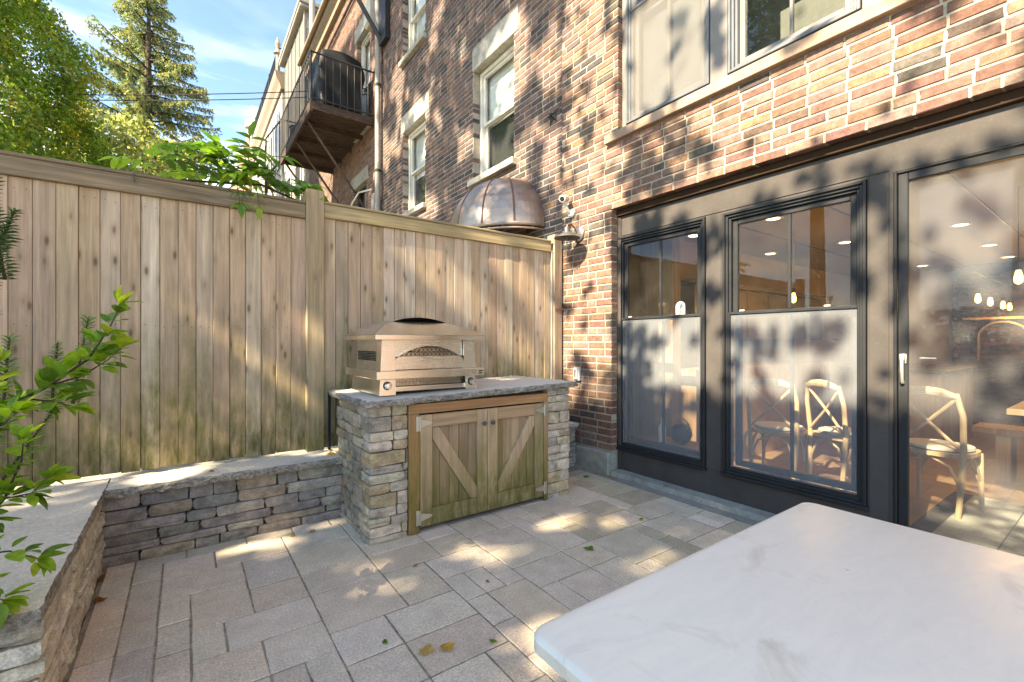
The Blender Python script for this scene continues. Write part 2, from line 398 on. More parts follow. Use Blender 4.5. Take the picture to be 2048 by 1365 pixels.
M0 = .1177; NX = 27; NY = 37; occ = np.zeros((NX, NY), bool)
for j in range(NY-1, -1, -1):
    for i in range(NX):
        if occ[i, j]: continue
        opts = [(2,2),(2,3),(3,2),(3,2),(2,2),(1,2),(2,1),(3,3)]; random.shuffle(opts); opts += [(1,2),(2,1),(1,1)]
        for a, b in opts:
            if i+a <= NX and j-b+1 >= 0 and not occ[i:i+a, j-b+1:j+1].any():
                if (a, b) != (1, 1) and i+a < NX and j >= 0:
                    # do not leave one-cell slivers against a finished paver
                    if not occ[i+a, j] and (i+a+1 >= NX or occ[min(i+a+1, NX-1), j]) and a > 1 and random.random() < .8: continue
                break
        occ[i:i+a, j-b+1:j+1] = True
        x0 = -.097+i*M0; y1 = 3.17-(NY-1-j)*M0; y0 = y1-b*M0; x1 = x0+a*M0
        cc = jit(random.choice(PAV), .09)
        if x0 > 2.0 and random.random() < .5: cc = lerp(cc, (.22,.205,.11), random.uniform(.2,.55))
        paver(x0, x1, y0, y1, cc)
# ------------------------------------------------------------------ stones
def stone_mesh(k):
    r = random.Random(k*31+5); bm = bmesh.new(); bmesh.ops.create_cube(bm, size=1)
    bmesh.ops.subdivide_edges(bm, edges=bm.edges[:], cuts=2, use_grid_fill=True)
    t1, t2 = r.uniform(-.05,.05), r.uniform(-.05,.05)
    for v in bm.verts:
        p = v.co; ext = [abs(abs(q)-.5) < 1e-4 for q in p]; n = sum(ext)
        for a in range(3):
            if n >= 2 and ext[a]: p[a] *= (1-r.uniform(.02,.055)*(n-1))
        if n == 1:
            for a in range(3):
                if ext[a]: p[a] += r.uniform(-.05,.07)*(1 if p[a] > 0 else -1)
        for a in range(3): p[a] += r.uniform(-.022,.022)
        p.z += p.x*t1*1.2+p.y*t2
    bmesh.ops.triangulate(bm, faces=bm.faces)
    me = bpy.data.meshes.new('stone'); bm.to_mesh(me); bm.free(); me.materials.append(M_stone); return me
SM = [stone_mesh(k) for k in range(14)]
STC = [(.33,.305,.28), (.29,.27,.25), (.37,.34,.30), (.26,.25,.24), (.36,.30,.23), (.32,.285,.25), (.40,.36,.32), (.30,.28,.23)]
def stone(parent, x0, x1, y0, y1, z0, z1, pal=STC, dark=1):
    o = link('stone', random.choice(SM), None, parent, ((x0+x1)/2, (y0+y1)/2, (z0+z1)/2), tuple(q*dark for q in jit(random.choice(pal), .14)))
    o.scale = ((x1-x0)*1.0, (y1-y0)*1.0, (z1-z0)*1.02)
    o.rotation_euler = (0, 0, random.choice((0, math.pi)))
def courses(z0, z1, lo=.055, hi=.105):
    zs = [z0]
    while z1-zs[-1] > hi*1.35: zs.append(zs[-1]+random.uniform(lo, hi))
    if z1-zs[-1] > hi: zs.append((zs[-1]+z1)/2)
    return zs+[z1]
def stone_rows(fn, u0, u1, z0, z1, lo=.038, hi=.088, wl=.09, wh=.30, gap=.0035):
    """fills a face with courses of uneven stones, some courses split in two"""
    zs = courses(z0, z1, lo, hi)
    for a, b in zip(zs, zs[1:]):
        u = u0
        while u < u1-1e-3:
            w = random.uniform(wl, wh)*(1.25 if b-a < .07 else 1)
            if u1-u-w < wl*.7: w = u1-u
            ua, ub = u+gap/2, u+w-gap/2
            if b-a > .085 and random.random() < .3 and w > .12:
                k = a+(b-a)*random.uniform(.38,.62); fn(ua, ub, a+gap/2, k-gap/2); fn(ua, ub, k+gap/2, b-gap/2)
            else: fn(ua, ub, a+gap/2, b-gap/2)
            u += w
def rockslab(name, x0, x1, y0, y1, z0, z1, parent, faces, amp=.012, tilt=0, mats=None, step=.035):
    """granite slab: sawn top, rock-faced edges (faces: any of 'x-','x+','y-','y+')"""
    bm = bmesh.new()
    nx = max(2, int((x1-x0)/step)); ny = max(2, int((y1-y0)/step)); nz = 4
    vs = {}; r = random.Random(int(x0*1000)+17)
    def V(i, j, k):
        if (i, j, k) in vs: return vs[(i, j, k)]
        x = x0+(x1-x0)*i/nx; y = y0+(y1-y0)*j/ny; z = z0+(z1-z0)*k/nz
        bulge = math.sin(math.pi*(k+.3)/(nz+.6))*amp
        d = 0
        if i == 0 and 'x-' in faces: x -= bulge+r.uniform(-amp, amp)*.8-(amp if k == nz else 0)*.4
        if i == nx and 'x+' in faces: x += bulge+r.uniform(-amp, amp)*.8
        if j == 0 and 'y-' in faces: y -= bulge+r.uniform(-amp, amp)*.8-(amp if k == nz else 0)*.4
        if j == ny and 'y+' in faces: y += bulge+r.uniform(-amp, amp)*.8
        if (i in (0, nx) or j in (0, ny)): z += r.uniform(-.003, .003)*(1 if k in (0, nz) else 1.6)
        z += tilt*(x-x0)
        vs[(i, j, k)] = bm.verts.new((x, y, z)); return vs[(i, j, k)]
    for i in range(nx):
        for j in range(ny):
            f = bm.faces.new((V(i,j,nz), V(i+1,j,nz), V(i+1,j+1,nz), V(i,j+1,nz))); f.material_index = 0
            f = bm.faces.new((V(i,j,0), V(i,j+1,0), V(i+1,j+1,0), V(i+1,j,0))); f.material_index = 1
    for k in range(nz):
        for i in range(nx):
            for j in (0, ny):
                f = bm.faces.new((V(i,j,k), V(i+1,j,k), V(i+1,j,k+1), V(i,j,k+1))); f.material_index = 1
        for j in range(ny):
            for i in (0, nx):
                f = bm.faces.new((V(i,j,k), V(i,j+1,k), V(i,j+1,k+1), V(i,j,k+1))); f.material_index = 1
    bmesh.ops.recalc_face_normals(bm, faces=bm.faces)
    c = Vector(((x0+x1)/2, (y0+y1)/2, (z0+z1)/2)); bmesh.ops.translate(bm, verts=bm.verts, vec=-c)
    me = bpy.data.meshes.new(name); bm.to_mesh(me); bm.free(); me.materials.append(M_granite); me.materials.append(M_rockface)
    return link(name, me, None, parent, c)
# low L-shaped retaining wall
lw = thing('retaining_wall', 'low grey fieldstone wall with a pale granite cap running under the fence', 'stone wall', (.25, 3.42, 0))
b = MB(); b.box(-.9, 3.14, 3.335, 3.52, -.05, .372); b.box(-.88, -.40, 2.0, 3.335, -.05, .372); b.build('mortar_core', M_joint, lw)
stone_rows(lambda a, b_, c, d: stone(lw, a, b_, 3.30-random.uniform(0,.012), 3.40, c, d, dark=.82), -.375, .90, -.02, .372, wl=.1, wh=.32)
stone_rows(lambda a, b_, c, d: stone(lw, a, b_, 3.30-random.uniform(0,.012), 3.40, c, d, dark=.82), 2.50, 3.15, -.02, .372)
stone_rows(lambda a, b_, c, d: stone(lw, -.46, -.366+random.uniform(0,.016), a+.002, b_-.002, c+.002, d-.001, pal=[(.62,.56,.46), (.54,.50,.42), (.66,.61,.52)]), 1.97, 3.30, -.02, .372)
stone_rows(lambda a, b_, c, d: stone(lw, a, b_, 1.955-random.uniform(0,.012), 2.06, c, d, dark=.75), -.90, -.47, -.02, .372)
rockslab('cap_stone', -.349, .89, 3.265, 3.545, .374, .421, lw, ('y-',), .010)
rockslab('cap_stone', 2.53, 3.15, 3.265, 3.545, .374, .421, lw, ('y-',), .010)
rockslab('cap_stone', -.86, -.355, 1.935, 3.545, .374, .423, lw, ('x+', 'y-'), .004)
g = MB(); g.box(-2.2, -.885, .4, 3.52, -.06, .36); structure(g.build('planter_soil', M_soil))
# ------------------------------------------------------------------ fence
FN = thing('wooden_fence', 'weathered cedar board fence with tall posts above the low stone wall', 'fence', (1.0, 3.57, .42))
FC = [(.51,.365,.25), (.48,.345,.23), (.55,.405,.28), (.52,.39,.275), (.46,.32,.21), (.53,.365,.245), (.57,.445,.33)]
def plank(x0, x1, z1, y=3.578, col=None):
    b = MB(); yo = random.uniform(-.003, .003)
    b.bev(x0+random.uniform(.0008,.002), x1-random.uniform(.0008,.002), y+yo, y+.02+yo, .437+random.uniform(-.004,.004), z1, .0022); b.box(x1-.007, x1+.006, y+.014, y+.0175, .45, z1-.01)
    b.build('plank', M_fence, FN, color=col or jit(random.choice(FC), .1))
xs = [-.775+.0926*k for k in range(16)]; xs = [xs[0]-.0926*k for k in range(15, 0, -1)]+xs+[.716]
xs[-2:] = [.618, .716]
for a, b_ in zip(xs, xs[1:]): plank(a, b_, 2.14)
rb = [.836,.926,1.019,1.113,1.204,1.297,1.389,1.48,1.571,1.662,1.755,1.847,1.939,2.03,2.121,2.211,2.304,2.393,2.484,2.578,2.662,2.757,2.848,2.904,2.974,3.052]
for a, b_ in zip(rb, rb[1:]): plank(a, b_, 2.16)
for x0, x1, z0, z1, c in ((-2.16, .712, 2.118, 2.222, (.25,.185,.115)), (.838, 3.05, 2.146, 2.244, (.40,.305,.165))):
    b = MB(); b.bev(x0, x1, 3.552, 3.6, z0, z1, .004); b.build('rail', M_rail, FN, color=c)
    b = MB(); b.bev(x0, x1, 3.546, 3.625, z1+.001, z1+.022, .005); b.build('rail_cap', M_rail, FN, color=tuple(q*.8 for q in c))
    b = MB(); b.bev(x0, x1, 3.60, 3.64, .55, .64, .004); b.build('rail', M_rail, FN, color=c)
for x0, x1, z1, c in ((.713, .836, 2.335, (.39,.29,.175)), (3.075, 3.185, 2.33, (.33,.23,.16)), (-2.28, -2.16, 2.335, (.3,.22,.14))):
    b = MB(); b.bev(x0, x1, 3.535, 3.65, .425, z1, .006)
    b.add([(x0+.002, 3.537, z1), (x1-.002, 3.537, z1), (x1-.002, 3.648, z1), (x0+.002, 3.648, z1), ((x0+x1)/2, 3.59, z1+.02)], [(0,1,4),(1,2,4),(2,3,4),(3,0,4)])
    b.build('post', M_post, FN, color=c)
b = MB(); b.bev(3.054, 3.072, 3.55, 3.575, .43, 2.16, .003); b.build('edge_strip', M_lightgrey, FN)
b = MB(); b.box(3.078, 3.197, 3.528, 3.534, 1.55, 1.575)
for x in (3.095, 3.13, 3.17): b.lathe([(.004, 0), (.004, .003)], (x, 3.528, 1.562), 8, (0,-1,0))
b.build('strap', paint('rusty_strap', (.24,.12,.07), .6), FN)
b = MB()                                                     # nail heads
for x0 in xs[:-1]+rb[:-1]:
    for z in (.58, 1.32, 2.06):
        for dx in (.022, .07): b.lathe([(.0028, 0), (.0028, .0012)], (x0+dx, 3.5775, z+random.uniform(-.01,.01)), 6, (0,-1,0))
stuff(b.build('nail_heads', M_iron, FN))
b = MB(); b.tube([(-.25, 3.545, 2.235), (-.25, 3.53, 2.205), (-.25, 3.538, 2.18), (-.247, 3.545, 2.19)], .004, 6); b.build('hook', M_zinc, FN)
# ------------------------------------------------------------------ outdoor counter
CT = thing('stone_counter', 'outdoor grill counter of stacked fieldstone with granite top and two plank doors', 'counter', (1.7, 3.1, 0))
X0, X1, YF, ZT = .90, 2.52, 2.716, .835
b = MB(); b.box(X0+.035, 1.135, YF+.05, 3.5, -.04, ZT); b.box(2.295, X1-.03, YF+.05, 3.5, -.04, ZT); b.box(1.135, 2.295, 3.3, 3.5, -.04, ZT)
b.box(1.135, 2.295, YF+.06, 3.3, .78, ZT); b.build('mortar_core', M_joint, CT)
LP = [(.54,.46,.36), (.55,.48,.38), (.43,.38,.31), (.48,.38,.25), (.46,.41,.34), (.57,.50,.40), (.47,.40,.29)]
zs = courses(-.03, ZT-.004, .045, .10)
for a, c in zip(zs, zs[1:]):
    w = random.uniform(.10, .243); d = random.uniform(.11, .24)
    stone(CT, X0+random.uniform(-.008,.006), X0+w, YF-random.uniform(-.004,.012), YF+d, a+.002, c-.002, LP)
    if .243-w > .05: stone(CT, X0+w+.004, 1.140, YF-random.uniform(-.004,.01), YF+.12, a+.002, c-.002, LP)
    elif w < .243: stone(CT, X0+w, 1.140, YF, YF+.12, a+.002, c-.002, LP)
    y = YF+d+.004
    while y < 3.40:
        l = random.uniform(.11, .27); l = min(l, 3.42-y)
        if 3.42-y-l < .07: l = 3.42-y
        k = random.uniform(.4, .6)*(c-a)+a
        if c-a > .09 and random.random() < .35:
            stone(CT, X0-random.uniform(-.004,.012), X0+.1, y, y+l-.004, a+.002, k-.002, LP, .8); stone(CT, X0-random.uniform(-.004,.012), X0+.1, y, y+l-.004, k+.002, c-.002, LP, .8)
        else: stone(CT, X0-random.uniform(-.006,.012), X0+.1, y, y+l-.004, a+.002, c-.002, LP, .8)
        y += l
zs = courses(-.03, ZT+.02, .045, .095)
for a, c in zip(zs, zs[1:]):
    w = random.choice((.233, .233, .13, .1))
    stone(CT, 2.290, 2.290+w-.003, YF-random.uniform(-.004,.012), YF+.13, a+.002, c-.002, LP)
    if w < .2: stone(CT, 2.290+w, 2.523, YF-random.uniform(-.004,.012), YF+.13, a+.002, c-.002, LP)
    y = YF+.135
    while y < 3.4:
        l = random.uniform(.14,.28); l = min(l, 3.44-y); stone(CT, X1-.09, X1+random.uniform(-.004,.01), y, y+l-.004, a+.002, c-.002, LP); y += l
rockslab('granite_top', .872, 2.555, 2.672, 3.50, .828, .868, CT, ('x-', 'x+', 'y-'), .013, tilt=.021, step=.03)
# door frame
WD = [(.48,.31,.18), (.49,.34,.215), (.46,.30,.175), (.43,.315,.195)]
def wpart(name, parent, x0, x1, z0, z1, y0, y1, mat, col, m=None):
    b = MB(); b.bev(x0, x1, y0, y1, z0, z1, .003, m=m); return b.build(name, mat, parent, color=col)
wpart('door_post', CT, 1.143, 1.217, .0, .762, 2.700, 2.77, M_doorw, (.44,.22,.10))
wpart('door_post', CT, 2.244, 2.287, .0, .762, 2.700, 2.77, M_doorw, (.42,.26,.14))
wpart('door_header', CT, 1.143, 2.287, .763, .826, 2.702, 2.77, M_doorh, (.46,.24,.115))
b = MB(); b.box(1.21, 2.25, 3.28, 3.29, 0, .78); b.build('cupboard_back', M_dark, CT)
def cabinet_door(xa, xb, hinge_left):
    z0, z1 = .034, .752; st = .084; y0 = 2.703
    b = MB(); b.box(xa+.01, xb-.01, y0+.0405, y0+.048, z0+.01, z1-.01); d = b.build('cabinet_door', M_doorw, CT, color=(.25,.165,.105))
    n = 5; xi0, xi1 = xa+st-.01, xb-st+.01
    for i in range(n):
        a = xi0+(xi1-xi0)*i/n; c = xi0+(xi1-xi0)*(i+1)/n
        wpart('board', d, a+.001, c-.001, z0+.02, z1-.02, y0+.022, y0+.04, M_doorw, jit((.38,.255,.165), .14))
    wpart('stile', d, xa, xa+st, z0, z1, y0, y0+.022, M_doorw, jit(WD[1], .08)); wpart('stile', d, xb-st, xb, z0, z1, y0, y0+.022, M_doorw, jit(WD[3], .08))
    wpart('rail', d, xa+st+.001, xb-st-.001, .668, z1, y0+.001, y0+.022, M_doorh, jit(WD[0], .08))
    wpart('rail', d, xa+st+.001, xb-st-.001, z0, .144, y0+.001, y0+.022, M_doorh, jit(WD[3], .08))
    p, q = ((xa+st+.004, .664), (xb-st-.004, .148)) if hinge_left else ((xb-st-.004, .664), (xa+st+.004, .148))
    s = 1 if hinge_left else -1; wv = .092
    poly = [(p[0], p[1]), (p[0]+s*.045, p[1]), (q[0], q[1]+.075), (q[0], q[1]), (q[0]-s*.045, q[1]), (p[0], p[1]-.075)]
    b = MB(); b.prism(poly, y0+.0015, y0+.0215, 1); b.build('brace', M_brace, d, color=jit(WD[1], .06))
    kx = xb-.034 if hinge_left else xa+.034
    kz = .655; b = MB(); b.lathe([(.006, 0), (.006, .012), (.014, .014), (.0165, .021), (.013, .028), (.004, .03)], (kx, y0, kz), 14, (0,-1,0)); b.build('knob', M_zinc, d, smooth=True)
    for z in (.70, .10):
        hx = xa-.004 if hinge_left else xb+.004; s = 1 if hinge_left else -1
        b = MB(); b.box(min(hx, hx-s*.026), max(hx, hx-s*.026), y0-.006, y0-.001, z-.047, z+.047)
        b.prism([(hx+s*.002, z-.026), (hx+s*.075, z-.010), (hx+s*.088, z), (hx+s*.075, z+.010), (hx+s*.002, z+.026)], y0-.0055, y0-.001, 1)
        b.tube([(hx, y0-.007, z-.047), (hx, y0-.007, z+.047)], .0055, 8)
        for dx, dz in ((-.014,.03), (-.014,-.03), (.02,.01), (.02,-.01), (.06,0)): b.lathe([(.0035,0), (.0035,.0015)], (hx+s*dx, y0-.0055, z+dz), 8, (0,-1,0))
        b.build('hinge', M_hinge, d)
cabinet_door(1.221, 1.7295, True); cabinet_door(1.7325, 2.240, False)
b = MB(); b.box(.858, .872, 3.50, 3.53, .43, .85); b.build('gap_shade_strip', M_dark, CT)  # black strip standing in for the shaded gap between counter and fence
# ------------------------------------------------------------------ pizza oven on the counter
OV = thing('pizza_oven', 'stainless steel outdoor pizza oven with arched hood on the granite counter', 'oven', (1.36, 3.1, .885))
zb = .878
def tl(x): return zb+(x-1.0)*.012
b = MB()
Bx0, Bx1, By0, By1 = 1.0, 1.722, 2.835, 3.43
# base skirt: two front feet, a recessed pierced panel between them, sloping sides
def frustum(b, x0, x1, y0, y1, z0, X0_, X1_, Y0_, Y1_, z1):
    b.add([(x0,y0,z0),(x1,y0,z0),(x1,y1,z0),(x0,y1,z0),(X0_,Y0_,z1),(X1_,Y0_,z1),(X1_,Y1_,z1),(X0_,Y1_,z1)],
          [(3,2,1,0),(4,5,6,7),(0,1,5,4),(1,2,6,5),(2,3,7,6),(3,0,4,7)])
bs = MB(); frustum(bs, Bx0, Bx0+.11, By0, By1, zb, Bx0+.012, Bx0+.114, By0+.012, By1, zb+.125); 
bs.build('foot', M_steel, OV); bs = MB(); frustum(bs, Bx1-.092, Bx1, By0, By1, zb, Bx1-.094, Bx1-.012, By0+.012, By1, zb+.13)
bs.build('foot', M_steel, OV)
b = MB(); b.box(Bx0+.11, Bx1-.092, By0+.018, By1, zb+.02, zb+.05); b.box(Bx0+.11, Bx1-.092, By0+.05, By1, zb+.02, zb+.125); b.build('burner_box', M_steel, OV)
def lattice(b, x0, x1, zf0, zf1, y, step=.030, w=.0022, d=.002, arc=None):
    """pierced panel: rings and diagonals, clipped to the outline zf0(x)..zf1(x)"""
    nx = int((x1-x0)/step)
    zlo = min(zf0(x0+(x1-x0)*i/20) for i in range(21)); zhi = max(zf1(x0+(x1-x0)*i/20) for i in range(21)); nz = int((zhi-zlo)/step)+1
    def inside(x, z): return x0 <= x <= x1 and zf0(x) <= z <= zf1(x)
    def strip(p, q, w):
        dx, dz = q[0]-p[0], q[1]-p[1]; L = math.hypot(dx, dz) or 1; nxv, nzv = -dz/L*w/2, dx/L*w/2
        b.prism([(p[0]+nxv, p[1]+nzv), (p[0]-nxv, p[1]-nzv), (q[0]-nxv, q[1]-nzv), (q[0]+nxv, q[1]+nzv)], y, y+d, 1)
    for i in range(nx+1):
        for j in range(nz+1):
            cx, cz = x0+i*step, zlo+j*step
            for (dx, dz) in ((step, step), (step, -step)):
                p, q = (cx, cz), (cx+dx, cz+dz)
                if inside(*p) and inside(*q): strip(p, q, w)
            for k in range(8):
                t0, t1 = 2*math.pi*k/8, 2*math.pi*(k+1)/8; r = step*.7
                p = (cx+r*math.cos(t0), cz+r*math.sin(t0)); q = (cx+r*math.cos(t1), cz+r*math.sin(t1))
                if inside(*p) and inside(*q): strip(p, q, w*.8)
b = MB(); lattice(b, Bx0+.12, Bx1-.1, lambda x: zb+.055, lambda x: zb+.118, By0+.022, .024); b.build('pierced_panel', M_steel, OV)
b = MB(); b.box(Bx0+.115, Bx1-.095, By0+.04, By0+.044, zb+.05, zb+.125); b.build('panel_void_shade', M_dark, OV)  # black sheet standing in for the shade behind the pierced panel
# shelf
S0, S1, SY0, SY1 = .962, 1.748, 2.775, 3.44
b = MB(); b.bev(S0, S1, SY0, SY1, .985, 1.036, .003); b.build('shelf', M_steel, OV)
# body with tapered corner columns
zt = 1.236
def column(x0, x1, xt0, xt1): 
    b = MB(); frustum(b, x0, x1, By0, By0+.09, 1.037, xt0, xt1, By0+.012, By0+.09, zt); b.build('corner_column', M_steel, OV)
column(1.008, 1.108, 1.022, 1.106); column(1.615, 1.716, 1.617, 1.702)
b = MB(); b.box(1.03, 1.045, By0+.091, 3.40, 1.037, zt); b.box(1.68, 1.695, By0+.091, 3.40, 1.037, zt); b.box(1.0455, 1.6795, 3.385, 3.40, 1.037, zt); b.build('side_wall', M_steel_v, OV)
b = MB()
for j in range(6):
    for i in range(16):
        y = By0+.15+i*.024+(j % 2)*.012; z = 1.10+j*.011
        b.prism([(y-.008, z), (y, z+.0045), (y+.008, z), (y, z-.0045)], 1.0265, 1.0295, 0)
b.build('side_vents', M_dark, OV)
# door with arched pierced window
dx0, dx1 = 1.112, 1.611
def arc(x, top, sag): t = (x-(dx0+dx1)/2)/((dx1-dx0)/2); return top-sag*t*t
b = MB()
N = 24; px = [dx0+(dx1-dx0)*i/N for i in range(N+1)]
for a, c in zip(px, px[1:]):
    # arch band, header above it, plain sheet below the window
    b.add([(a,By0+.014,arc(a,1.207,.085)-.012),(c,By0+.014,arc(c,1.207,.085)-.012),(c,By0+.014,arc(c,1.207,.085)),(a,By0+.014,arc(a,1.207,.085)),
           (a,By0+.03,arc(a,1.207,.085)-.012),(c,By0+.03,arc(c,1.207,.085)-.012),(c,By0+.03,arc(c,1.207,.085)),(a,By0+.03,arc(a,1.207,.085))],
          [(0,1,2,3),(4,7,6,5),(0,4,5,1),(3,2,6,7)])
b.box(dx0, dx1, By0+.014, By0+.03, 1.04, 1.126); b.build('oven_door', M_steel_soft, OV)
b = MB()
for a, c in zip(px, px[1:]):
    b.add([(a,By0+.026,arc(a,1.207,.085)),(c,By0+.026,arc(c,1.207,.085)),(c,By0+.026,zt),(a,By0+.026,zt)], [(0,1,2,3)])
b.build('door_header', M_steel_soft, OV)
b = MB(); lattice(b, dx0+.02, dx1-.02, lambda x: 1.124, lambda x: arc(x, 1.200, .085), By0+.018, .030, .0024); b.build('arched_grille', M_steel, OV)
b = MB(); b.box(dx0, dx1, By0+.045, By0+.05, 1.04, zt); b.build('door_void_shade', M_dark, OV)  # black sheet behind the grille, painted as the dark inside the oven
b = MB(); b.tube([(1.29, By0-.022, 1.105), (1.45, By0-.022, 1.105)], .0045, 10); b.tube([(1.305, By0+.014, 1.105), (1.305, By0-.022, 1.105)], .004, 8); b.tube([(1.435, By0+.014, 1.105), (1.435, By0-.022, 1.105)], .004, 8)
b.build('handle', M_steel_v, OV, smooth=True)
for kx in (1.055, 1.678):
    b = MB(); b.lathe([(.027, 0), (.027, .006)], (kx, By0+.006, zb+.062), 20, (0,-1,0)); o = b.build('knob_bezel', M_dark, OV)
    b = MB(); b.lathe([(.022, .006), (.024, .014), (.0235, .028), (.019, .036), (.006, .037)], (kx, By0+.006, zb+.062), 8, (0,-1,0))
    b.bev(kx-.004, kx+.018, By0-.036, By0-.029, zb+.058, zb+.066, .002); b.build('knob', M_steel, OV)
# hood: brim and barrel-arched roof whose front and back are sloping hips
rx0, rx1, ry0, ry1, rz0, rz1 = .952, 1.748, 2.765, 3.445, 1.236, 1.268
b = MB(); b.bev(rx0, rx1, ry0, ry1, rz0, rz1, .002); b.build('hood_brim', M_steel, OV)
xm, hw = (rx0+rx1)/2, (rx1-rx0)/2
def vault(x): return rz1+.127*(1-((x-xm)/hw)**2)
def hipy(z): return ry0+(z-rz1)*2.42
zc = 1.362; N = 32
b = MB(); pts = [rx0+(rx1-rx0)*i/N for i in range(N+1)]
for a, c in zip(pts, pts[1:]):
    ya, yc = min(hipy(vault(a)), hipy(zc)+(vault(a)-zc)*.25 if vault(a) > zc else 9), min(hipy(vault(c)), hipy(zc)+(vault(c)-zc)*.25 if vault(c) > zc else 9)
    ba, bc = ry1-(hipy(vault(a))-ry0)*.35, ry1-(hipy(vault(c))-ry0)*.35
    b.add([(a,ya,vault(a)),(c,yc,vault(c)),(c,bc,vault(c)),(a,ba,vault(a))], [(0,1,2,3)])
    b.add([(a,ba,vault(a)),(c,bc,vault(c)),(c,ry1,rz1),(a,ry1,rz1)], [(0,1,2,3)])
b.build('hood_roof', M_steel_v, OV, smooth=True)
b = MB()
for a, c in zip(pts, pts[1:]):
    za, z2 = min(vault(a), zc), min(vault(c), zc); b.add([(a,ry0,rz1),(c,ry0,rz1),(c,hipy(z2),z2),(a,hipy(za),za)], [(0,1,2,3)])
b.build('hood_front', M_steel, OV)
b = MB(); b.box(xm-.2, xm+.2, hipy(zc)+.08, hipy(zc)+.09, rz1, zc); b.build('flue_void_shade', M_dark, OV)  # black sheet painting the shade inside the hood opening
# maker's plate: illegible rows of small dark print
b = MB(); b.bev(1.694, 1.735, SY0-.0022, SY0, .992, 1.028, .0006); pl = b.build('maker_plate', M_steel_v, OV)
b = MB()
for k in range(7): b.box(1.699+k*.0046, 1.7025+k*.0046, SY0-.0034, SY0-.0022, 1.014, 1.0205)
for k in range(6): b.box(1.699+k*.0054, 1.703+k*.0054, SY0-.0034, SY0-.0022, .998, 1.0045)
b.build('plate_print', M_dark, pl)
# ------------------------------------------------------------------ brick walls
def brick_proto(k):
    r = random.Random(k*13+3); L, D, Hh, c = .200, .10, .0545, .003
    def j(a): return r.uniform(-a, a)
    o = [(.0045+j(.001), sy*L/2+j(.003), sz*Hh/2+j(.002)) for sy, sz in ((-1,-1),(0,-1),(1,-1),(1,0),(1,1),(0,1),(-1,1),(-1,0))]
    i = [(0+j(.0012), sy*(L/2-c)+j(.003), sz*(Hh/2-c)+j(.0015)) for sy, sz in ((-1,-1),(0,-1),(1,-1),(1,0),(1,1),(0,1),(-1,1),(-1,0))]
    k_ = [(D, p[1], p[2]) for p in o]
    vs = o+i+k_; fs = [tuple(range(8, 16))]
    for n in range(8): fs += [(n, (n+1) % 8, 8+(n+1) % 8, 8+n), (n, 16+n, 16+(n+1) % 8, (n+1) % 8)]
    return vs, fs
BP = [brick_proto(k) for k in range(10)]
BMESH = []
for vs, fs in BP:
    me = bpy.data.meshes.new('brick'); me.from_pydata(vs, [], fs); bm = bmesh.new(); bm.from_mesh(me); bmesh.ops.recalc_face_normals(bm, faces=bm.faces)
    f = max(bm.faces, key=lambda f: -f.calc_center_median().x)
    bm.to_mesh(me); bm.free(); me.materials.append(M_brick); BMESH.append(me)
RED = [(0.1901, 0.1055, 0.0758), (0.1744, 0.0947, 0.0712), (0.2105, 0.1298, 0.0937), (0.1644, 0.0879, 0.0712), (0.2205, 0.1406, 0.1021), (0.1848, 0.1161, 0.0937), (0.2001, 0.1337, 0.1115)]
DRK = [(0.0924, 0.066, 0.0561), (0.0792, 0.066, 0.0594), (0.1254, 0.0792, 0.0594), (0.1452, 0.0825, 0.0594), (0.1056, 0.0858, 0.0726)]
TAN = [(0.2508, 0.1425, 0.0858), (0.228, 0.1311, 0.0924), (0.2052, 0.114, 0.0924)]
PUR = [(0.1548, 0.1008, 0.09), (0.1332, 0.0878, 0.0828), (0.1728, 0.1116, 0.0972), (0.1224, 0.0828, 0.0792), (0.1872, 0.1188, 0.0972), (0.1476, 0.0994, 0.0936)]
BLK = [(0.0756, 0.0648, 0.0648), (0.09, 0.072, 0.072), (0.0684, 0.059, 0.0612)]
PNK = [(0.231, 0.133, 0.105), (0.203, 0.112, 0.091), (0.252, 0.147, 0.112)]
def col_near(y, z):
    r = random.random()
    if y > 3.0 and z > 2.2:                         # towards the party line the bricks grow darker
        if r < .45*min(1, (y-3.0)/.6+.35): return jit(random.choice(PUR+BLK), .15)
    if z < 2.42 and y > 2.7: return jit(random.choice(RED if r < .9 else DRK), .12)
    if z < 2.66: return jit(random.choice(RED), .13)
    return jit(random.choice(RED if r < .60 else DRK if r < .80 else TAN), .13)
def col_mid(y, z):
    r = random.random()
    if y < 4.3 and random.random() < (4.3-y)*.55: return col_near(3.4, 3)
    return jit(random.choice(PUR if r < .70 else BLK if r < .99 else RED), .13)
def col_third(y, z):
    r = random.random(); return jit(random.choice(PNK if r < .6 else RED if r < .8 else PUR), .12)
def cut(lo, hi, spans):
    out = [(lo, hi)]
    for a, b in spans:
        nxt = []
        for p, q in out:
            if b <= p or a >= q: nxt.append((p, q)); continue
            if a > p: nxt.append((p, a))
            if b < q: nxt.append((b, q))
        out = nxt
    return out
def lay(y0, y1, z0, z1, openings, head=.12):
    H_, V_ = .2145, .0677; res = []; n = int((z1-z0)/V_)
    for r_ in range(n):
        za = z0+r_*V_+.005; zb_ = za+.0545
        spans = [(a, b) for a, b, c, d in openings if c < zb_-.012 and d > za+.012]
        y = y0-(.107 if r_ % 2 else 0)-random.uniform(0,.012)
        while y < y1:
            l = .200 if random.random() > head else .098
            for p, q in cut(max(y, y0), min(y+l, y1), spans):
                if q-p > .03: res.append(((p+q)/2, (za+zb_)/2, q-p))
            y += l+.0140
    return res
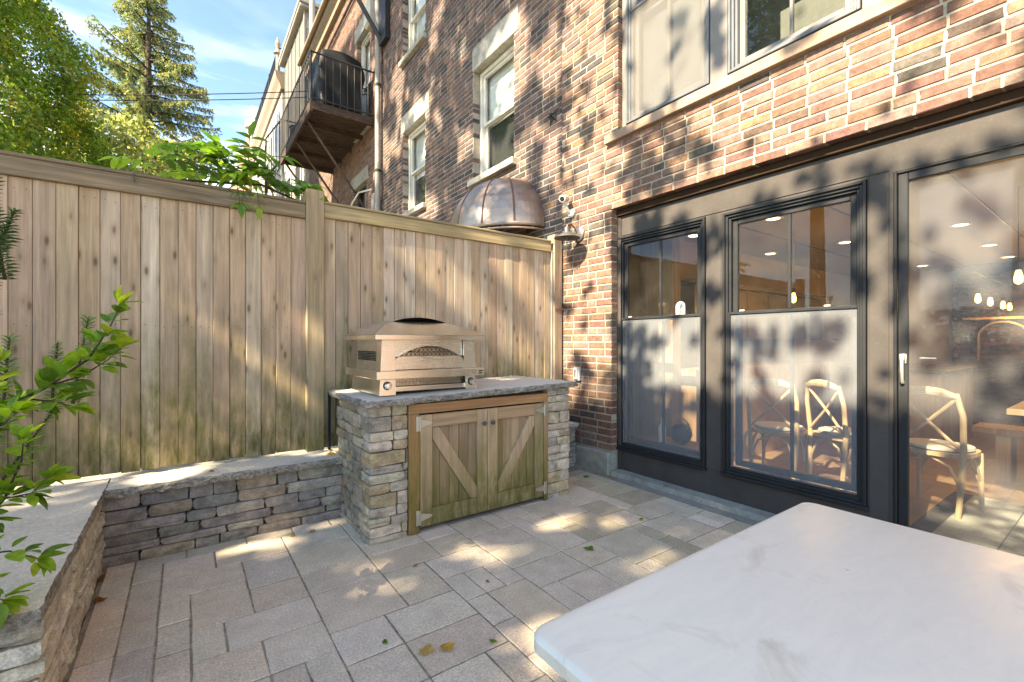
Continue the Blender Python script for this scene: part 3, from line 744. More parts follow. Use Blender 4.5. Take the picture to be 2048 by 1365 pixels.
def wall_sheet(b, xf, xb, y0, y1, z0, z1, openings):
    e = .004; ops = [(a-e, b_+e, c-e, d+e) for a, b_, c, d in openings]
    ys = sorted({y0, y1, *[min(max(v, y0), y1) for o in ops for v in o[:2]]}); zs = sorted({z0, z1, *[min(max(v, z0), z1) for o in ops for v in o[2:]]})
    def solid(i, j):
        if i < 0 or j < 0 or i >= len(ys)-1 or j >= len(zs)-1: return False
        yc, zc_ = (ys[i]+ys[i+1])/2, (zs[j]+zs[j+1])/2
        return not any(a < yc < b_ and c < zc_ < d for a, b_, c, d in ops)
    for i in range(len(ys)-1):
        for j in range(len(zs)-1):
            if not solid(i, j): continue
            a, c, d, e_ = ys[i], ys[i+1], zs[j], zs[j+1]
            b.add([(xf,a,d),(xf,c,d),(xf,c,e_),(xf,a,e_)], [(0,1,2,3)]); b.add([(xb,a,d),(xb,c,d),(xb,c,e_),(xb,a,e_)], [(3,2,1,0)])
            if not solid(i-1, j): b.add([(xf,a,d),(xb,a,d),(xb,a,e_),(xf,a,e_)], [(0,1,2,3)])
            if not solid(i+1, j): b.add([(xf,c,d),(xb,c,d),(xb,c,e_),(xf,c,e_)], [(0,1,2,3)])
            if not solid(i, j-1): b.add([(xf,a,d),(xb,a,d),(xb,c,d),(xf,c,d)], [(0,1,2,3)])
            if not solid(i, j+1): b.add([(xf,a,e_),(xb,a,e_),(xb,c,e_),(xf,c,e_)], [(0,1,2,3)])
def brick_wall(house, y0, y1, z0, z1, openings, colour, mortar, n_obj=300, xf=3.2, depth=.26, zl=None):
    b = MB(); wall_sheet(b, xf+.0055, xf+depth, y0, y1, z0, z1, openings)
    w = b.build('wall', mortar, house)
    bricks = lay(y0, y1, z0 if zl is None else zl, z1, openings)
    bricks = [(p, size_shown(xf, p[0], p[1], p[2], .057)) for p in bricks]
    bricks.sort(key=lambda t: -t[1])
    k = 0; V = []; F = []; Cc = []; base = 0
    for (y, z, l), s in bricks:
        c = colour(y, z); xx = xf+random.uniform(-.0018, .0018)
        if k < n_obj and s > 0:
            o = link('brick', random.choice(BMESH), None, house, (xx, y, z), c); o.scale = (1, l/.200, 1); o.rotation_euler = (random.uniform(-.006,.006), 0, 0); k += 1
        else:
            vs, fs = random.choice(BP); q = l/.200
            V += [(xx+v[0], y+v[1]*q, z+v[2]) for v in vs]; F += [tuple(base+i for i in f) for f in fs]; base += len(vs); Cc += [c]*len(fs)
    m = MB(); m.v = V; m.f = F; m.c = Cc
    stuff(m.build('brickwork', M_brick_far, house))
def frame_rect(b, x0, x1, ya, yb, za, zb_, w, bev=.003, sides='lrtb'):
    if 'l' in sides: b.bev(x0, x1, ya, ya+w, za, zb_, bev)
    if 'r' in sides: b.bev(x0, x1, yb-w, yb, za, zb_, bev)
    if 't' in sides: b.bev(x0, x1, ya+w+.0004, yb-w-.0004, zb_-w, zb_, bev)
    if 'b' in sides: b.bev(x0, x1, ya+w+.0004, yb-w-.0004, za, za+w, bev)
# ---- the house with the black kitchen front
HO = thing('brick_house', 'red and black brick house with black kitchen windows and door under a wide opening', 'house', (3.4, 1.0, 0))
OPEN = (-1.9, 2.88, -.1, 2.447); UPW = (-1.3, 2.80, 3.13, 4.95)
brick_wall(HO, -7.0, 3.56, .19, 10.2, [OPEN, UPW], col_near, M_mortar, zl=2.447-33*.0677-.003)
b = MB(); b.bev(3.16, 3.30, 2.885, 3.53, -.03, .195, .01); b.build('plinth', M_concrete, HO)
b = MB(); b.bev(3.262, 3.45, -1.9, 2.876, 2.388, 2.446, .004); b.build('lintel', paint('shadow_brown_lintel', (.035,.02,.012), .8, spec=.1), HO)  # brown taken near black to carry the shadow band under the bricks
b = MB()
n = 40
for i in range(n):
    y0, y1 = -1.6+4.47*i/n, -1.6+4.47*(i+1)/n
    b.add([(3.175+random.uniform(-.006,.006),y0,-.02),(3.175,y1,-.02),(3.19,y1,.036),(3.19,y0,.036+random.uniform(-.004,.004)),(3.32,y0,.04),(3.32,y1,.04)], [(0,1,2,3),(3,2,5,4)])
b.build('kerb', M_concrete, HO)
# black front: panels round two windows and a door
FX = 3.295
W1 = (2.00, 2.888, .245, 2.195); W2 = (.968, 1.856, .245, 2.185); DR = (-.36, .838, .045, 2.19)
b = MB(); wall_sheet(b, FX, 3.44, -1.9, 2.878, .036, 2.385, [W1, W2, DR, (-1.7, -.5, .3, 2.18)]); b.build('black_front', M_blackpanel, HO)
b = MB()                                              # base panel seam and corner boards
b.bev(FX-.012, FX-.001, 2.842, 2.876, .04, 2.38, .002); b.bev(FX-.006, FX-.0005, 1.872, 1.985, .24, 2.2, .002); b.bev(FX-.006, FX-.0005, .862, .955, .04, 2.2, .002)
b.bev(FX-.006, FX-.0005, .862, 2.83, 2.206, 2.216, .002); b.build('trim_board', M_blackpanel, HO)
def dbl_window(R_, decal=False):
    a, c, z0, z1 = R_
    b = MB()
    for k in range(3):                                # stepped brick mould
        frame_rect(b, FX-.018+k*.014, FX+.05, a+k*.018, c-k*.018, z0+k*.016, z1-k*.018, .0175, .003)
    wd = b.build('window', M_black, HO)
    ai, ci, zi, zt_ = a+.056, c-.056, z0+.052, z1-.056
    zm = 1.432
    b = MB(); frame_rect(b, FX+.030, FX+.062, ai, ci, zm-.02, zt_, .036, .004); b.bev(FX+.036, FX+.06, (ai+ci)/2-.010, (ai+ci)/2+.010, zm+.017, zt_-.037, .003); b.build('upper_sash', M_black, wd)
    b = MB(); frame_rect(b, FX+.062, FX+.098, ai, ci, zi, zm+.02, .042, .004); b.bev(FX+.07, FX+.094, (ai+ci)/2-.010, (ai+ci)/2+.010, zi+.043, zm-.023, .003); b.build('lower_sash', M_black, wd)
    for (y0, y1) in ((ai+.036, (ai+ci)/2-.01), ((ai+ci)/2+.01, ci-.036)):
        b = MB(); b.add([(FX+.046,y0,zm),(FX+.046,y1,zm),(FX+.046,y1,zt_-.03),(FX+.046,y0,zt_-.03)], [(0,1,2,3)]); b.build('upper_pane', M_glass, wd)
        b = MB(); b.add([(FX+.082,y0,zi+.04),(FX+.082,y1,zi+.04),(FX+.082,y1,zm),(FX+.082,y0,zm)], [(0,1,2,3)]); b.build('lower_pane', M_glass, wd)
    b = MB(); frame_rect(b, FX+.002, FX+.022, a+.03, c-.03, z0+.03, zm+.012, .018, .002); b.build('screen_frame', M_black, wd)
    b = MB(); b.add([(FX+.012,a+.047,z0+.047),(FX+.012,c-.047,z0+.047),(FX+.012,c-.047,zm-.006),(FX+.012,a+.047,zm-.006)], [(0,1,2,3)]); b.build('insect_screen', M_screen, wd)
    b = MB(); b.bev(FX-.03, FX+.03, a-.012, c+.012, z0-.022, z0-.001, .003); b.build('sill', M_black, wd)
    for yk in (ai+.14, ci-.09): b = MB(); b.bev(FX+.02, FX+.03, yk, yk+.035, zm+.016, zm+.026, .001); b.build('sash_lift', M_white, wd)
    return wd
wd1 = dbl_window(W1); wd2 = dbl_window(W2)
# screen door with a full glass leaf behind it
a, c, z0, z1 = DR
b = MB(); frame_rect(b, FX-.014, FX+.06, a, c, z0, z1, .014, .003, 'lrt'); dr = b.build('screen_door', M_black, HO)
b = MB(); frame_rect(b, FX-.004, FX+.026, a+.017, c-.017, z0+.012, z1-.017, .045, .004); b.build('door_frame', M_black, dr)
b = MB(); b.add([(FX+.012,a+.06,z0+.05),(FX+.012,c-.06,z0+.05),(FX+.012,c-.06,z1-.06),(FX+.012,a+.06,z1-.06)], [(0,1,2,3)]); b.build('door_screen', M_screen_door, dr)
b = MB(); b.add([(FX+.11,a+.05,z0+.02),(FX+.11,c-.05,z0+.02),(FX+.11,c-.05,z1-.04),(FX+.11,a+.05,z1-.04)], [(0,1,2,3)]); b.build('glass_leaf', M_glass, dr)
hy = .798
b = MB(); b.bev(FX-.012, FX-.004, hy-.017, hy+.017, 1.10, 1.155, .003); b.bev(FX-.034, FX-.012, hy-.013, hy+.013, 1.112, 1.148, .006)
b.tube([(FX-.03, hy, 1.12), (FX-.034, hy, 1.06), (FX-.024, hy, .995)], [.010, .012, .009], 10); b.bev(FX-.02, FX-.004, hy-.008, hy+.008, .985, 1.003, .003)
b.build('handle', M_hinge, dr, smooth=True)
b = MB(); b.tube([(FX+.06, .735, 1.13), (FX+.06, .67, 1.13)], .008, 10); b.tube([(FX+.11, .735, 1.13), (FX+.06, .735, 1.13)], .007, 8); b.build('inner_lever', M_hinge, dr, smooth=True)
b = MB(); b.bev(3.22, 3.50, -.36, .84, .0, .044, .006); b.build('threshold', paint('bronze_threshold', (.09,.07,.05), .5), HO)
# upper window band: taupe frames, screens and blinds over a brown sill
b = MB(); b.bev(3.155, 3.44, -1.4, 2.93, 3.052, 3.131, .004); b.build('sill', M_brownstone, HO)
UX = 3.255
SASH = [(1.945, 2.748), (.985, 1.795), (.06, .84), (-.9, -.1)]
b = MB(); wall_sheet(b, UX, UX+.1, -1.3, 2.797, 3.133, 4.95, [(p-.004, q+.004, 3.195, 4.9) for p, q in SASH]); b.build('window_casing', M_greypaint, HO)
for i, (p, q) in enumerate(SASH):
    b = MB()
    for k in range(3): frame_rect(b, UX-.012+k*.016, UX+.06, p+k*.019, q-k*.019, 3.197+k*.017, 4.895-k*.017, .0185, .003)
    wd = b.build('upper_window', M_greyedge, HO)
    b = MB(); frame_rect(b, UX+.05, UX+.085, p+.058, q-.058, 3.25, 4.22, .04, .003); b.bev(UX+.055, UX+.08, (p+q)/2-.011, (p+q)/2+.011, 3.291, 4.178, .003)
    frame_rect(b, UX+.02, UX+.05, p+.058, q-.058, 4.205, 4.84, .036, .003); b.build('sash', M_greypaint, wd)
    b = MB(); b.add([(UX+.066,p+.09,3.28),(UX+.066,q-.09,3.28),(UX+.066,q-.09,4.19),(UX+.066,p+.09,4.19)], [(0,1,2,3)]); b.add([(UX+.036,p+.09,4.2),(UX+.036,q-.09,4.2),(UX+.036,q-.09,4.82),(UX+.036,p+.09,4.82)], [(0,1,2,3)]); b.build('pane', M_glass_far, wd)
    if i == 0:
        b = MB(); b.add([(UX+.012,p+.02,3.215),(UX+.012,q-.02,3.215),(UX+.012,q-.02,4.2),(UX+.012,p+.02,4.2)], [(0,1,2,3)]); b.build('insect_screen', M_screen_up, wd)
        b = MB(); frame_rect(b, UX+.004, UX+.02, p+.004, q-.004, 3.2, 4.215, .017, .002); b.build('screen_frame', M_greypaint, wd)
        b = MB(); b.box(UX+.12, UX+.125, p+.03, q-.03, 3.2, 4.9); b.build('blind', M_blindgrey, wd)
b = MB(); b.box(UX+.9, UX+.92, -1.3, 2.8, 3.0, 4.95); b.box(UX+.2, UX+.9, -1.3, 2.8, 3.08, 3.1); b.box(UX+.2, UX+.9, -1.3, 2.8, 4.95, 4.97); b.build('upper_room', paint('upper_room_wall', (.17,.16,.14), .9), HO)
bk = MB()
for k in range(9): bk.lathe([(.135+.004*(k % 2)+k*.003, k*.026), (.139+.004*(k % 2)+k*.003, k*.026+.024)], (UX+.33, 1.52, 3.12), 22)
tag(bk.build('woven_basket', mineral('straw', None, (.46,.38,.25), scale=60, fine=200), smooth=False), 'pale woven basket standing behind the upper floor window', 'basket')
# ---- the neighbour: purple-brown brick with cream sash windows
NB = thing('brick_house', 'dark purple brick house with cream sash windows and copper awning beyond the fence', 'house', (3.4, 6.2, 0))
O1 = (4.42, 5.36, 3.42, 4.915); O2 = (6.90, 7.83, 3.50, 4.985); O3 = (6.90, 7.83, 6.27, 7.75); O4 = (4.55, 5.4, 6.4, 7.9)
LINT = [(4.33, 5.385, 4.918, 5.205), (6.77, 7.92, 4.988, 5.29), (6.77, 7.92, 7.753, 8.05), (4.45, 5.5, 7.903, 8.2)]
brick_wall(NB, 3.563, 8.86, .3, 9.6, [O1, O2, O3, O4]+LINT, col_mid, M_mortar_far)
for q in LINT:
    b = MB(); b.bev(3.192, 3.42, q[0]+.003, q[1]-.003, q[2]+.002, q[3]-.002, .008); b.build('stone_lintel', M_limestone, NB)
def sash_window(house, O, shade_split=None, cream=M_cream, x=3.315):
    a, c, z0, z1 = O
    b = MB(); frame_rect(b, x-.01, x+.09, a+.002, c-.002, z0, z1-.002, .052, .004); wd = b.build('window', cream, house)
    zm = (z0+z1)/2+.02
    b = MB(); frame_rect(b, x+.015, x+.05, a+.055, c-.055, zm-.018, z1-.055, .04, .003); frame_rect(b, x+.052, x+.086, a+.055, c-.055, z0+.053, zm+.018, .042, .003); b.build('sash', cream, wd)
    b = MB(); b.add([(x+.03,a+.09,zm),(x+.03,c-.09,zm),(x+.03,c-.09,z1-.09),(x+.03,a+.09,z1-.09)], [(0,1,2,3)]); b.build('upper_pane', M_glass_far, wd)
    b = MB(); b.add([(x+.07,a+.09,z0+.09),(x+.07,c-.09,z0+.09),(x+.07,c-.09,zm),(x+.07,a+.09,zm)], [(0,1,2,3)]); b.build('lower_pane', M_glass_far, wd)
    if shade_split: b = MB(); b.box(x+.11, x+.115, a+.03, c-.03, z0+(z1-z0)*shade_split, z1-.02); b.build('blind', M_shade, wd)
    b = MB(); b.box(x+.13, x+1.6, a-.05, c+1.5, z0-.1, z1+.05); b.build('room_void_shade', paint('window_dark_%s' % house.name, (.03,.03,.03), .9), wd)  # solid dark box standing in for the unlit room behind the glass
    b = MB(); b.bev(3.13, x-.012, a-.06, c+.05, z0-.085, z0-.003, .006); b.build('stone_sill', M_limestone, wd)
    return wd
sash_window(NB, O1, .5); sash_window(NB, O2, .45); sash_window(NB, O3, .3); sash_window(NB, O4, .4)
# ---- third house behind the downpipe, with the iron balcony
TH = thing('brick_house', 'pinkish brick house with an iron balcony and brown cornice past the downpipe', 'house', (3.4, 12, 0))
OT1 = (9.65, 10.55, 5.88, 8.1); OT2 = (9.9, 10.8, 2.4, 4.75); OT3 = (12.6, 13.5, 6.3, 8.1)
brick_wall(TH, 8.94, 15.5, .3, 9.62, [OT1, OT2, OT3, (9.5, 10.7, 8.103, 8.42), (9.75, 10.95, 4.753, 5.05), (12.5, 13.6, 8.103, 8.4)], col_third, M_mortar_far, n_obj=0)
for q in ((9.5, 10.7, 8.103, 8.42), (9.75, 10.95, 4.753, 5.05), (12.5, 13.6, 8.103, 8.4)):
    b = MB(); b.bev(3.19, 3.42, q[0]+.003, q[1]-.003, q[2]+.002, q[3]-.002, .008); b.build('stone_lintel', M_limestone, TH)
sash_window(TH, OT1, .55); sash_window(TH, OT3, .5)
b = MB(); frame_rect(b, 3.30, 3.39, 9.902, 10.798, 2.4, 4.748, .07, .004); dd = b.build('back_door', M_black, TH)
b = MB(); b.add([(3.35,9.97,2.4),(3.35,10.73,2.4),(3.35,10.73,4.68),(3.35,9.97,4.68)], [(0,1,2,3)]); b.build('pane', M_glass_far, dd)
b = MB(); b.box(3.6, 3.62, 9.7, 11, 2.2, 5); b.build('room_void_shade', M_dark, dd)  # black sheet in place of the dark room behind the door pane
b = MB(); b.prism([(3.21, 9.62), (3.10, 9.62), (3.08, 9.70), (2.98, 9.80), (2.95, 9.95), (3.21, 9.95)], 8.95, 15.5, 1); b.build('cornice', M_cornice, TH)
b = MB(); b.box(3.2, 3.5, 8.94, 15.5, 9.62, 10.0); b.build('roof', M_slate, TH)
b = MB(); b.tube([(2.9, 8.95, 9.93), (2.9, 15.5, 9.93)], .06, 10); b.build('gutter', M_cornice, TH, smooth=True)
b = MB(); b.tube([(3.18, 9.2, 9.3), (3.17, 15.3, 9.2)], .02, 6); b.tube([(3.18, 9.2, 9.15), (3.17, 15.3, 9.02)], .015, 6); b.build('cable_run', M_wire, TH)
# balcony
BC = thing('iron_balcony', 'black iron balcony with plank floor and diagonal braces on the third house', 'balcony', (2.55, 10.9, 5.8))
bx0, by0, by1, bz = 1.93, 9.27, 12.6, 5.80
for k in range(22):
    ya = by0+(by1-by0)*k/22; b = MB(); b.bev(bx0, 3.19, ya+.004, by0+(by1-by0)*(k+1)/22-.004, bz, bz+.035, .003); b.build('deck_board', M_oldwood, BC)
b = MB(); b.box(bx0, bx0+.05, by0, by1, bz-.16, bz-.002); b.box(bx0+.051, 3.19, by0, by0+.05, bz-.12, bz-.002); b.box(bx0+.051, 3.19, by1-.05, by1, bz-.12, bz-.002)
for t in (.25, .5, .75): b.box(bx0+.051, 3.19, by0+(by1-by0)*t, by0+(by1-by0)*t+.05, bz-.1, bz-.002)
b.build('joists', M_oldwood, BC)
for yy in (by0+.55, by0+1.7, by1-.2):
    b = MB(); b.tube([(bx0+.05, yy, bz-.1), (3.195, yy, bz-1.75)], .028, 8); b.build('brace', M_oldwood, BC)
b = MB(); rt = bz+.98
for p, q in (((bx0+.02, by0+.02), (3.18, by0+.02)), ((bx0+.02, by0+.02), (bx0+.02, by1-.02)), ((bx0+.02, by1-.02), (3.18, by1-.02))):
    for z in (rt, bz+.10): b.tube([(*p, z), (*q, z)], .017, 6)
b.build('hand_rail', M_iron, BC)
bal = []
n = 9
for k in range(n): bal.append((bx0+.02+(3.18-bx0-.02)*(k+.0)/n, by0+.02))
n = 26
for k in range(1, n+1): bal.append((bx0+.02, by0+.02+(by1-by0-.04)*k/n))
for i, (x, y) in enumerate(bal):
    b = MB(); r = .022 if i == 0 or i == len(bal)-1 else .009; b.tube([(x, y, bz+.03), (x, y, rt)], r, 6); b.build('baluster', M_iron, BC)
b = MB(); b.tube([(bx0+.02, by1, bz-.3+.28), (bx0-.25, by1+.5, bz-.35), (bx0-.2, by1+1.1, bz-1.1), (bx0+.3, by1+1.4, bz-2.2)], .03, 8); b.tube([(bx0+.02, by1, rt), (bx0-.25, by1+.5, rt-.35), (bx0-.2, by1+1.1, rt-1.1), (bx0+.3, by1+1.4, rt-2.2)], .02, 8)
for t in range(12):
    k = t/11; y = by1+1.4*k; x = bx0-.22*math.sin(k*2.6)+.05; b.tube([(x, y, bz-.05-k*k*2.1), (x, y, rt-.02-k*k*2.1)], .009, 5)
b.build('curved_stair_rail', M_iron, BC)
# covered grill on the balcony
bm = bmesh.new(); bmesh.ops.create_cube(bm, size=1); bmesh.ops.subdivide_edges(bm, edges=bm.edges[:], cuts=9, use_grid_fill=True)
r = random.Random(4)
for v in bm.verts:
    x, y, z = v.co; t = z+.5
    w = 1.0-.12*max(0, t-.72)/.28-.06*(1-t)
    top = .5+.10*math.cos(x*2.6)*(1 if z > .49 else 0)
    fold = .03*math.sin(17*y+4*z+3*math.sin(5*x))*(1-t*.6)+.02*math.sin(13*x+7*z)+.022*math.sin(9*z+6*y+3*x)
    v.co = Vector((x*w*.86+fold*(1 if abs(x) > .4 else .3), y*w*1.25+fold*.8, (z if z < .49 else top-.0)*1.12+.06*t*math.sin(2.2*y+.4)+fold*.5))
for f in bm.faces: f.smooth = True
me = bpy.data.meshes.new('covered_grill'); bm.to_mesh(me); bm.free()
o = link('covered_grill', me, M_cover, None, (2.56, 9.98, bz+.62)); tag(o, 'barbecue under a creased black cover standing on the balcony', 'grill')
b = MB(); b.lathe([(.12,0),(.17,.05),(.17,.36),(.19,.38),(.19,.40)], (2.15, 11.6, bz+.037), 14); tag(b.build('planter_pot', M_cover), 'dark round pot at the far end of the balcony', 'pot')
# downpipe, meter boxes, hose
b = MB(); b.tube([(3.11, 8.9, .3), (3.11, 8.9, 9.9)], .055, 12)
dp = b.build('downpipe', M_lightgrey, None, smooth=True); tag(dp, 'tall pale grey downpipe between the dark and the pinkish brick houses', 'pipe')
for z in (1.2, 2.9, 4.6, 6.3, 8.0): b = MB(); b.lathe([(.065,0),(.065,.05)], (3.11, 8.9, z), 12); b.build('bracket', M_iron, dp)
b = MB(); b.bev(3.16, 3.2, 8.98, 9.1, .3, 5.9, .004); tag(b.build('wooden_batten', paint('brown_batten', (.20,.12,.075), .7)), 'brown timber batten fixed beside the grey downpipe', 'batten')
b = MB(); b.bev(2.98, 3.195, 9.12, 9.42, 7.65, 8.2, .05); ub = b.build('utility_box', paint('beige_box', (.48,.46,.40), .6), None); tag(ub, 'rounded beige utility box high on the wall above the balcony', 'box')
b = MB(); b.bev(3.1, 3.195, 9.12, 9.27, 3.9, 4.25, .012); tag(b.build('utility_box', M_lightgrey), 'small grey meter box beneath the balcony by the downpipe', 'box')
b = MB(); b.tube([(3.1, 9.25, 4.35), (2.95, 9.6, 4.35), (2.9, 10.2, 4.1), (2.8, 10.9, 3.95), (2.6, 12, 4.0)], .018, 6); tag(b.build('hose', M_cream, smooth=True), 'cream hose sagging under the balcony', 'hose')
b = MB(); b.box(3.10, 3.19, 8.45, 8.80, 7.05, 9.5); tag(b.build('shutter', M_black), 'tall black shutter on the dark brick wall at the downpipe', 'shutter')
b = MB(); b.tube([(2.2, 8.9, 8.6), (3.15, 8.75, 7.1)], .045, 8); tag(b.build('stay_bar', M_iron), 'black diagonal iron stay running down to the shutter', 'bar')
# ---- fourth house: grey clad upper storey over pale brick
H4 = thing('clad_house', 'tall house with grey clad top storey behind the balcony', 'house', (4, 17.5, 0))
b = MB(); b.box(3.12, 8, 15.56, 19.4, -.1, 8.2); b.build('lower_wall', mineral('pale_painted_brick', None, (.42,.36,.30), scale=10, fine=40), H4)
b = MB(); b.box(3.13, 8, 15.83, 19.4, 8.25, 11.9); b.build('upper_wall', M_siding, H4)
b = MB(); b.bev(2.95, 8.2, 15.60, 19.6, 11.9, 12.0, .02); b.build('eave_board', M_lightgrey, H4); b = MB(); b.bev(2.92, 8.2, 15.55, 19.65, 12.003, 12.16, .02); b.build('eave', M_lightgrey, H4)
for k in range(6): y = 15.9+k*.68; b = MB(); b.box(3.112, 3.129, y, y+.05, 8.25, 11.89); b.build('batten', M_siding, H4)
for r_ in range(13):
    for k in range(12):
        x = 3.15+k*.34-(.17 if r_ % 2 else 0)
        b = MB(); b.bev(max(3.16, x+.004), x+.33, 15.80-random.uniform(0,.006), 15.825, 8.3+r_*.277, 8.3+(r_+1)*.277-.012, .004); b.build('shingle', M_slate, H4)
b = MB(); b.box(3.10, 3.15, 15.79, 15.84, 8.25, 11.89); b.build('corner_board', M_lightgrey, H4)
for zz in (2.9, 5.6):
    for yy in (16.2, 17.9):
        b = MB(); b.box(3.10, 3.118, yy, yy+.9, zz, zz+1.6); w_ = b.build('window', M_dark, H4); b = MB(); frame_rect(b, 3.07, 3.0995, yy-.06, yy+.96, zz-.06, zz+1.66, .06); b.build('frame', M_cream, w_)
for x, r_ in ((3.25, .085), (3.62, .07)):
    b = MB(); b.tube([(x, 15.3, 9.9), (x, 15.3, 13.2)], r_, 10); tag(b.build('vent_stack', M_lightgrey, smooth=True), 'thicker pale vent stack rising above the brown cornice' if x < 3.5 else 'thinner pale vent stack rising behind the brown cornice', 'pipe')
# ---- fifth house with roof deck and cornice
H5 = thing('townhouse', 'pale grey townhouse with bracketed cornice and roof deck railing', 'house', (4, 25, 0))
b = MB(); b.box(3.1, 8, 19.8, 29.5, -.1, 11.1); b.build('wall', paint('pale_grey_wall', (.34,.315,.29), .8), H5)
b = MB(); b.prism([(3.1, 11.1), (3.02, 11.1), (2.98, 11.3), (2.86, 11.5), (2.82, 11.75), (3.5, 11.75), (3.5, 11.1)], 19.6, 29.6, 1); b.build('cornice', M_cornice, H5)
w0 = None
for zc_ in (9.4, 6.0, 3.0):
    for k in range(8):
        y = 20.3+k*1.15
        if w0 is None: b = MB(); b.box(3.07, 3.098, y, y+.7, zc_-1.1, zc_+1.1); w0 = b.build('window', paint('grey_pane', (.12,.13,.15), .2), H5).data
        else: link('window', w0, None, H5, (3.084, y+.35, zc_))
        b = MB(); frame_rect(b, 3.05, 3.0695, y-.07, y+.77, zc_-1.17, zc_+1.17, .07); b.build('frame', M_cream, H5)
b = MB()
for y in (20, 22.3, 24.6, 27, 29.4): b.box(2.96, 3.04, y-.04, y+.04, 11.75, 12.9)
for z in (12.3, 12.85): b.box(2.98, 3.02, 20, 29.4, z, z+.04); b.box(2.98, 6, 20, 20.03, z, z+.04)
for k in range(62): b.box(2.99, 3.01, 20.1+k*.15, 20.12+k*.15, 11.75, 12.86)
b.build('deck_railing', M_iron, H5)
b = MB(); b.lathe([(.08,0),(.08,.8),(.16,.86),(.05,1.05),(.11,1.25),(.02,1.5)], (2.98, 20.0, 11.75), 10); b.build('finial_post', M_cornice, H5)
b = MB(); b.box(2.95, 3.5, 28.6, 29.4, 11.75, 14.2); b.build('parapet_pier', M_cream, H5)
H6 = thing('brick_house', 'red brick row house at the end of the row with two chimney caps', 'house', (4, 35, 0))
b = MB(); b.box(2.95, 8, 29.62, 44, -.1, 13.4); b.build('wall', mineral('far_red_brick', None, (.34,.17,.12), scale=3, fine=20), H6)
for y in (31, 36):
    b = MB(); b.lathe([(.16,0),(.16,.5),(.28,.52),(.28,.95),(.1,1.05)], (3.15, y, 13.4), 12); b.build('chimney_cap', M_lightgrey, H6)
# ---- things fixed to the walls
# copper dome awning: ribbed quarter ball over the neighbour's garden door
CA = thing('copper_awning', 'ribbed domed copper awning on the dark brick wall just beyond the fence', 'awning', (2.9, 4.62, 2.5))
ca_y, ra, rx_, rz_, z0 = 4.62, .775, .64, .69, 2.49
def cpt(t, p): # t 0..pi along the wall, p 0..pi/2 up
    k = math.cos(p)**.82; return (3.19-rx_*math.sin(t)*k, ca_y-ra*math.cos(t)*k, z0+rz_*math.sin(p))
M_rib = paint('copper_seam', (.20,.095,.055), .5, metal=.6)
NS = 6
for i in range(NS):
    b = MB(); nt_, np_ = 6, 12
    g_ = [[cpt(math.pi*(i+u/nt_)/NS, (math.pi/2)*v/np_) for v in range(np_+1)] for u in range(nt_+1)]
    for u in range(nt_):
        for v in range(np_): b.add([g_[u][v], g_[u+1][v], g_[u+1][v+1], g_[u][v+1]], [(0,1,2,3)])
    b.build('copper_gore', M_copper, CA, smooth=True)
for i in range(NS+1):
    b = MB(); b.tube([cpt(math.pi*i/NS, (math.pi/2)*v/12) for v in range(12)], .011, 6); b.build('seam_rib', M_rib, CA, smooth=True)
b = MB(); b.tube([tuple(np.array(cpt(math.pi*i/30, 0))+np.array((0,0,.012))) for i in range(31)], .021, 8); b.tube([tuple(np.array(cpt(math.pi*i/30, 0))+np.array((0,0,-.035))) for i in range(31)], .012, 8)
b.build('rim', M_copper, CA, smooth=True)
b = MB(); b.box(3.0, 3.19, 4.05, 5.2, 2.0, 2.42); b.build('fascia_box', M_oldwood, CA)
# star anchor plate
b = MB(); sy, sz, sr = 3.70, 3.645, .115; c0 = (3.165, sy, sz)
for k in range(10):
    t0, t1 = math.pi*k/5+.1, math.pi*(k+1)/5+.1; r0, r1 = (sr, sr*.42) if k % 2 == 0 else (sr*.42, sr)
    p, q = (3.198, sy+r0*math.sin(t0), sz+r0*math.cos(t0)), (3.198, sy+r1*math.sin(t1), sz+r1*math.cos(t1)); b.add([c0, p, q], [(0,1,2)])
b.lathe([(.018,0),(.018,.02)], (3.175, sy, sz), 8, (-1,0,0)); tag(b.build('star_anchor', M_iron), 'small black iron star plate on the brick wall', 'wall anchor')
# security camera
SCM = thing('security_camera', 'small white security camera on a bracket high on the brick pier', 'camera', (3.19, 3.42, 2.55))
b = MB(); b.lathe([(.045,0),(.045,.02),(.03,.035)], (3.198, 3.40, 2.53), 16, (-1,0,0)); b.build('mount', M_white, SCM, smooth=True)
b = MB(); b.tube([(3.17, 3.40, 2.53), (3.13, 3.405, 2.56), (3.11, 3.41, 2.62)], .018, 10); b.build('arm', M_white, SCM, smooth=True)
ax = Vector((-.75, -.35, -.25)).normalized(); b = MB(); b.lathe([(.02,-.06),(.036,-.05),(.038,.05),(.033,.055)], (3.10, 3.415, 2.665), 16, ax); b.build('body', M_white, SCM, smooth=True)
b = MB(); b.lathe([(.024,.0551),(.024,.058)], (3.10, 3.415, 2.665), 14, ax); b.build('lens', M_dark, SCM)
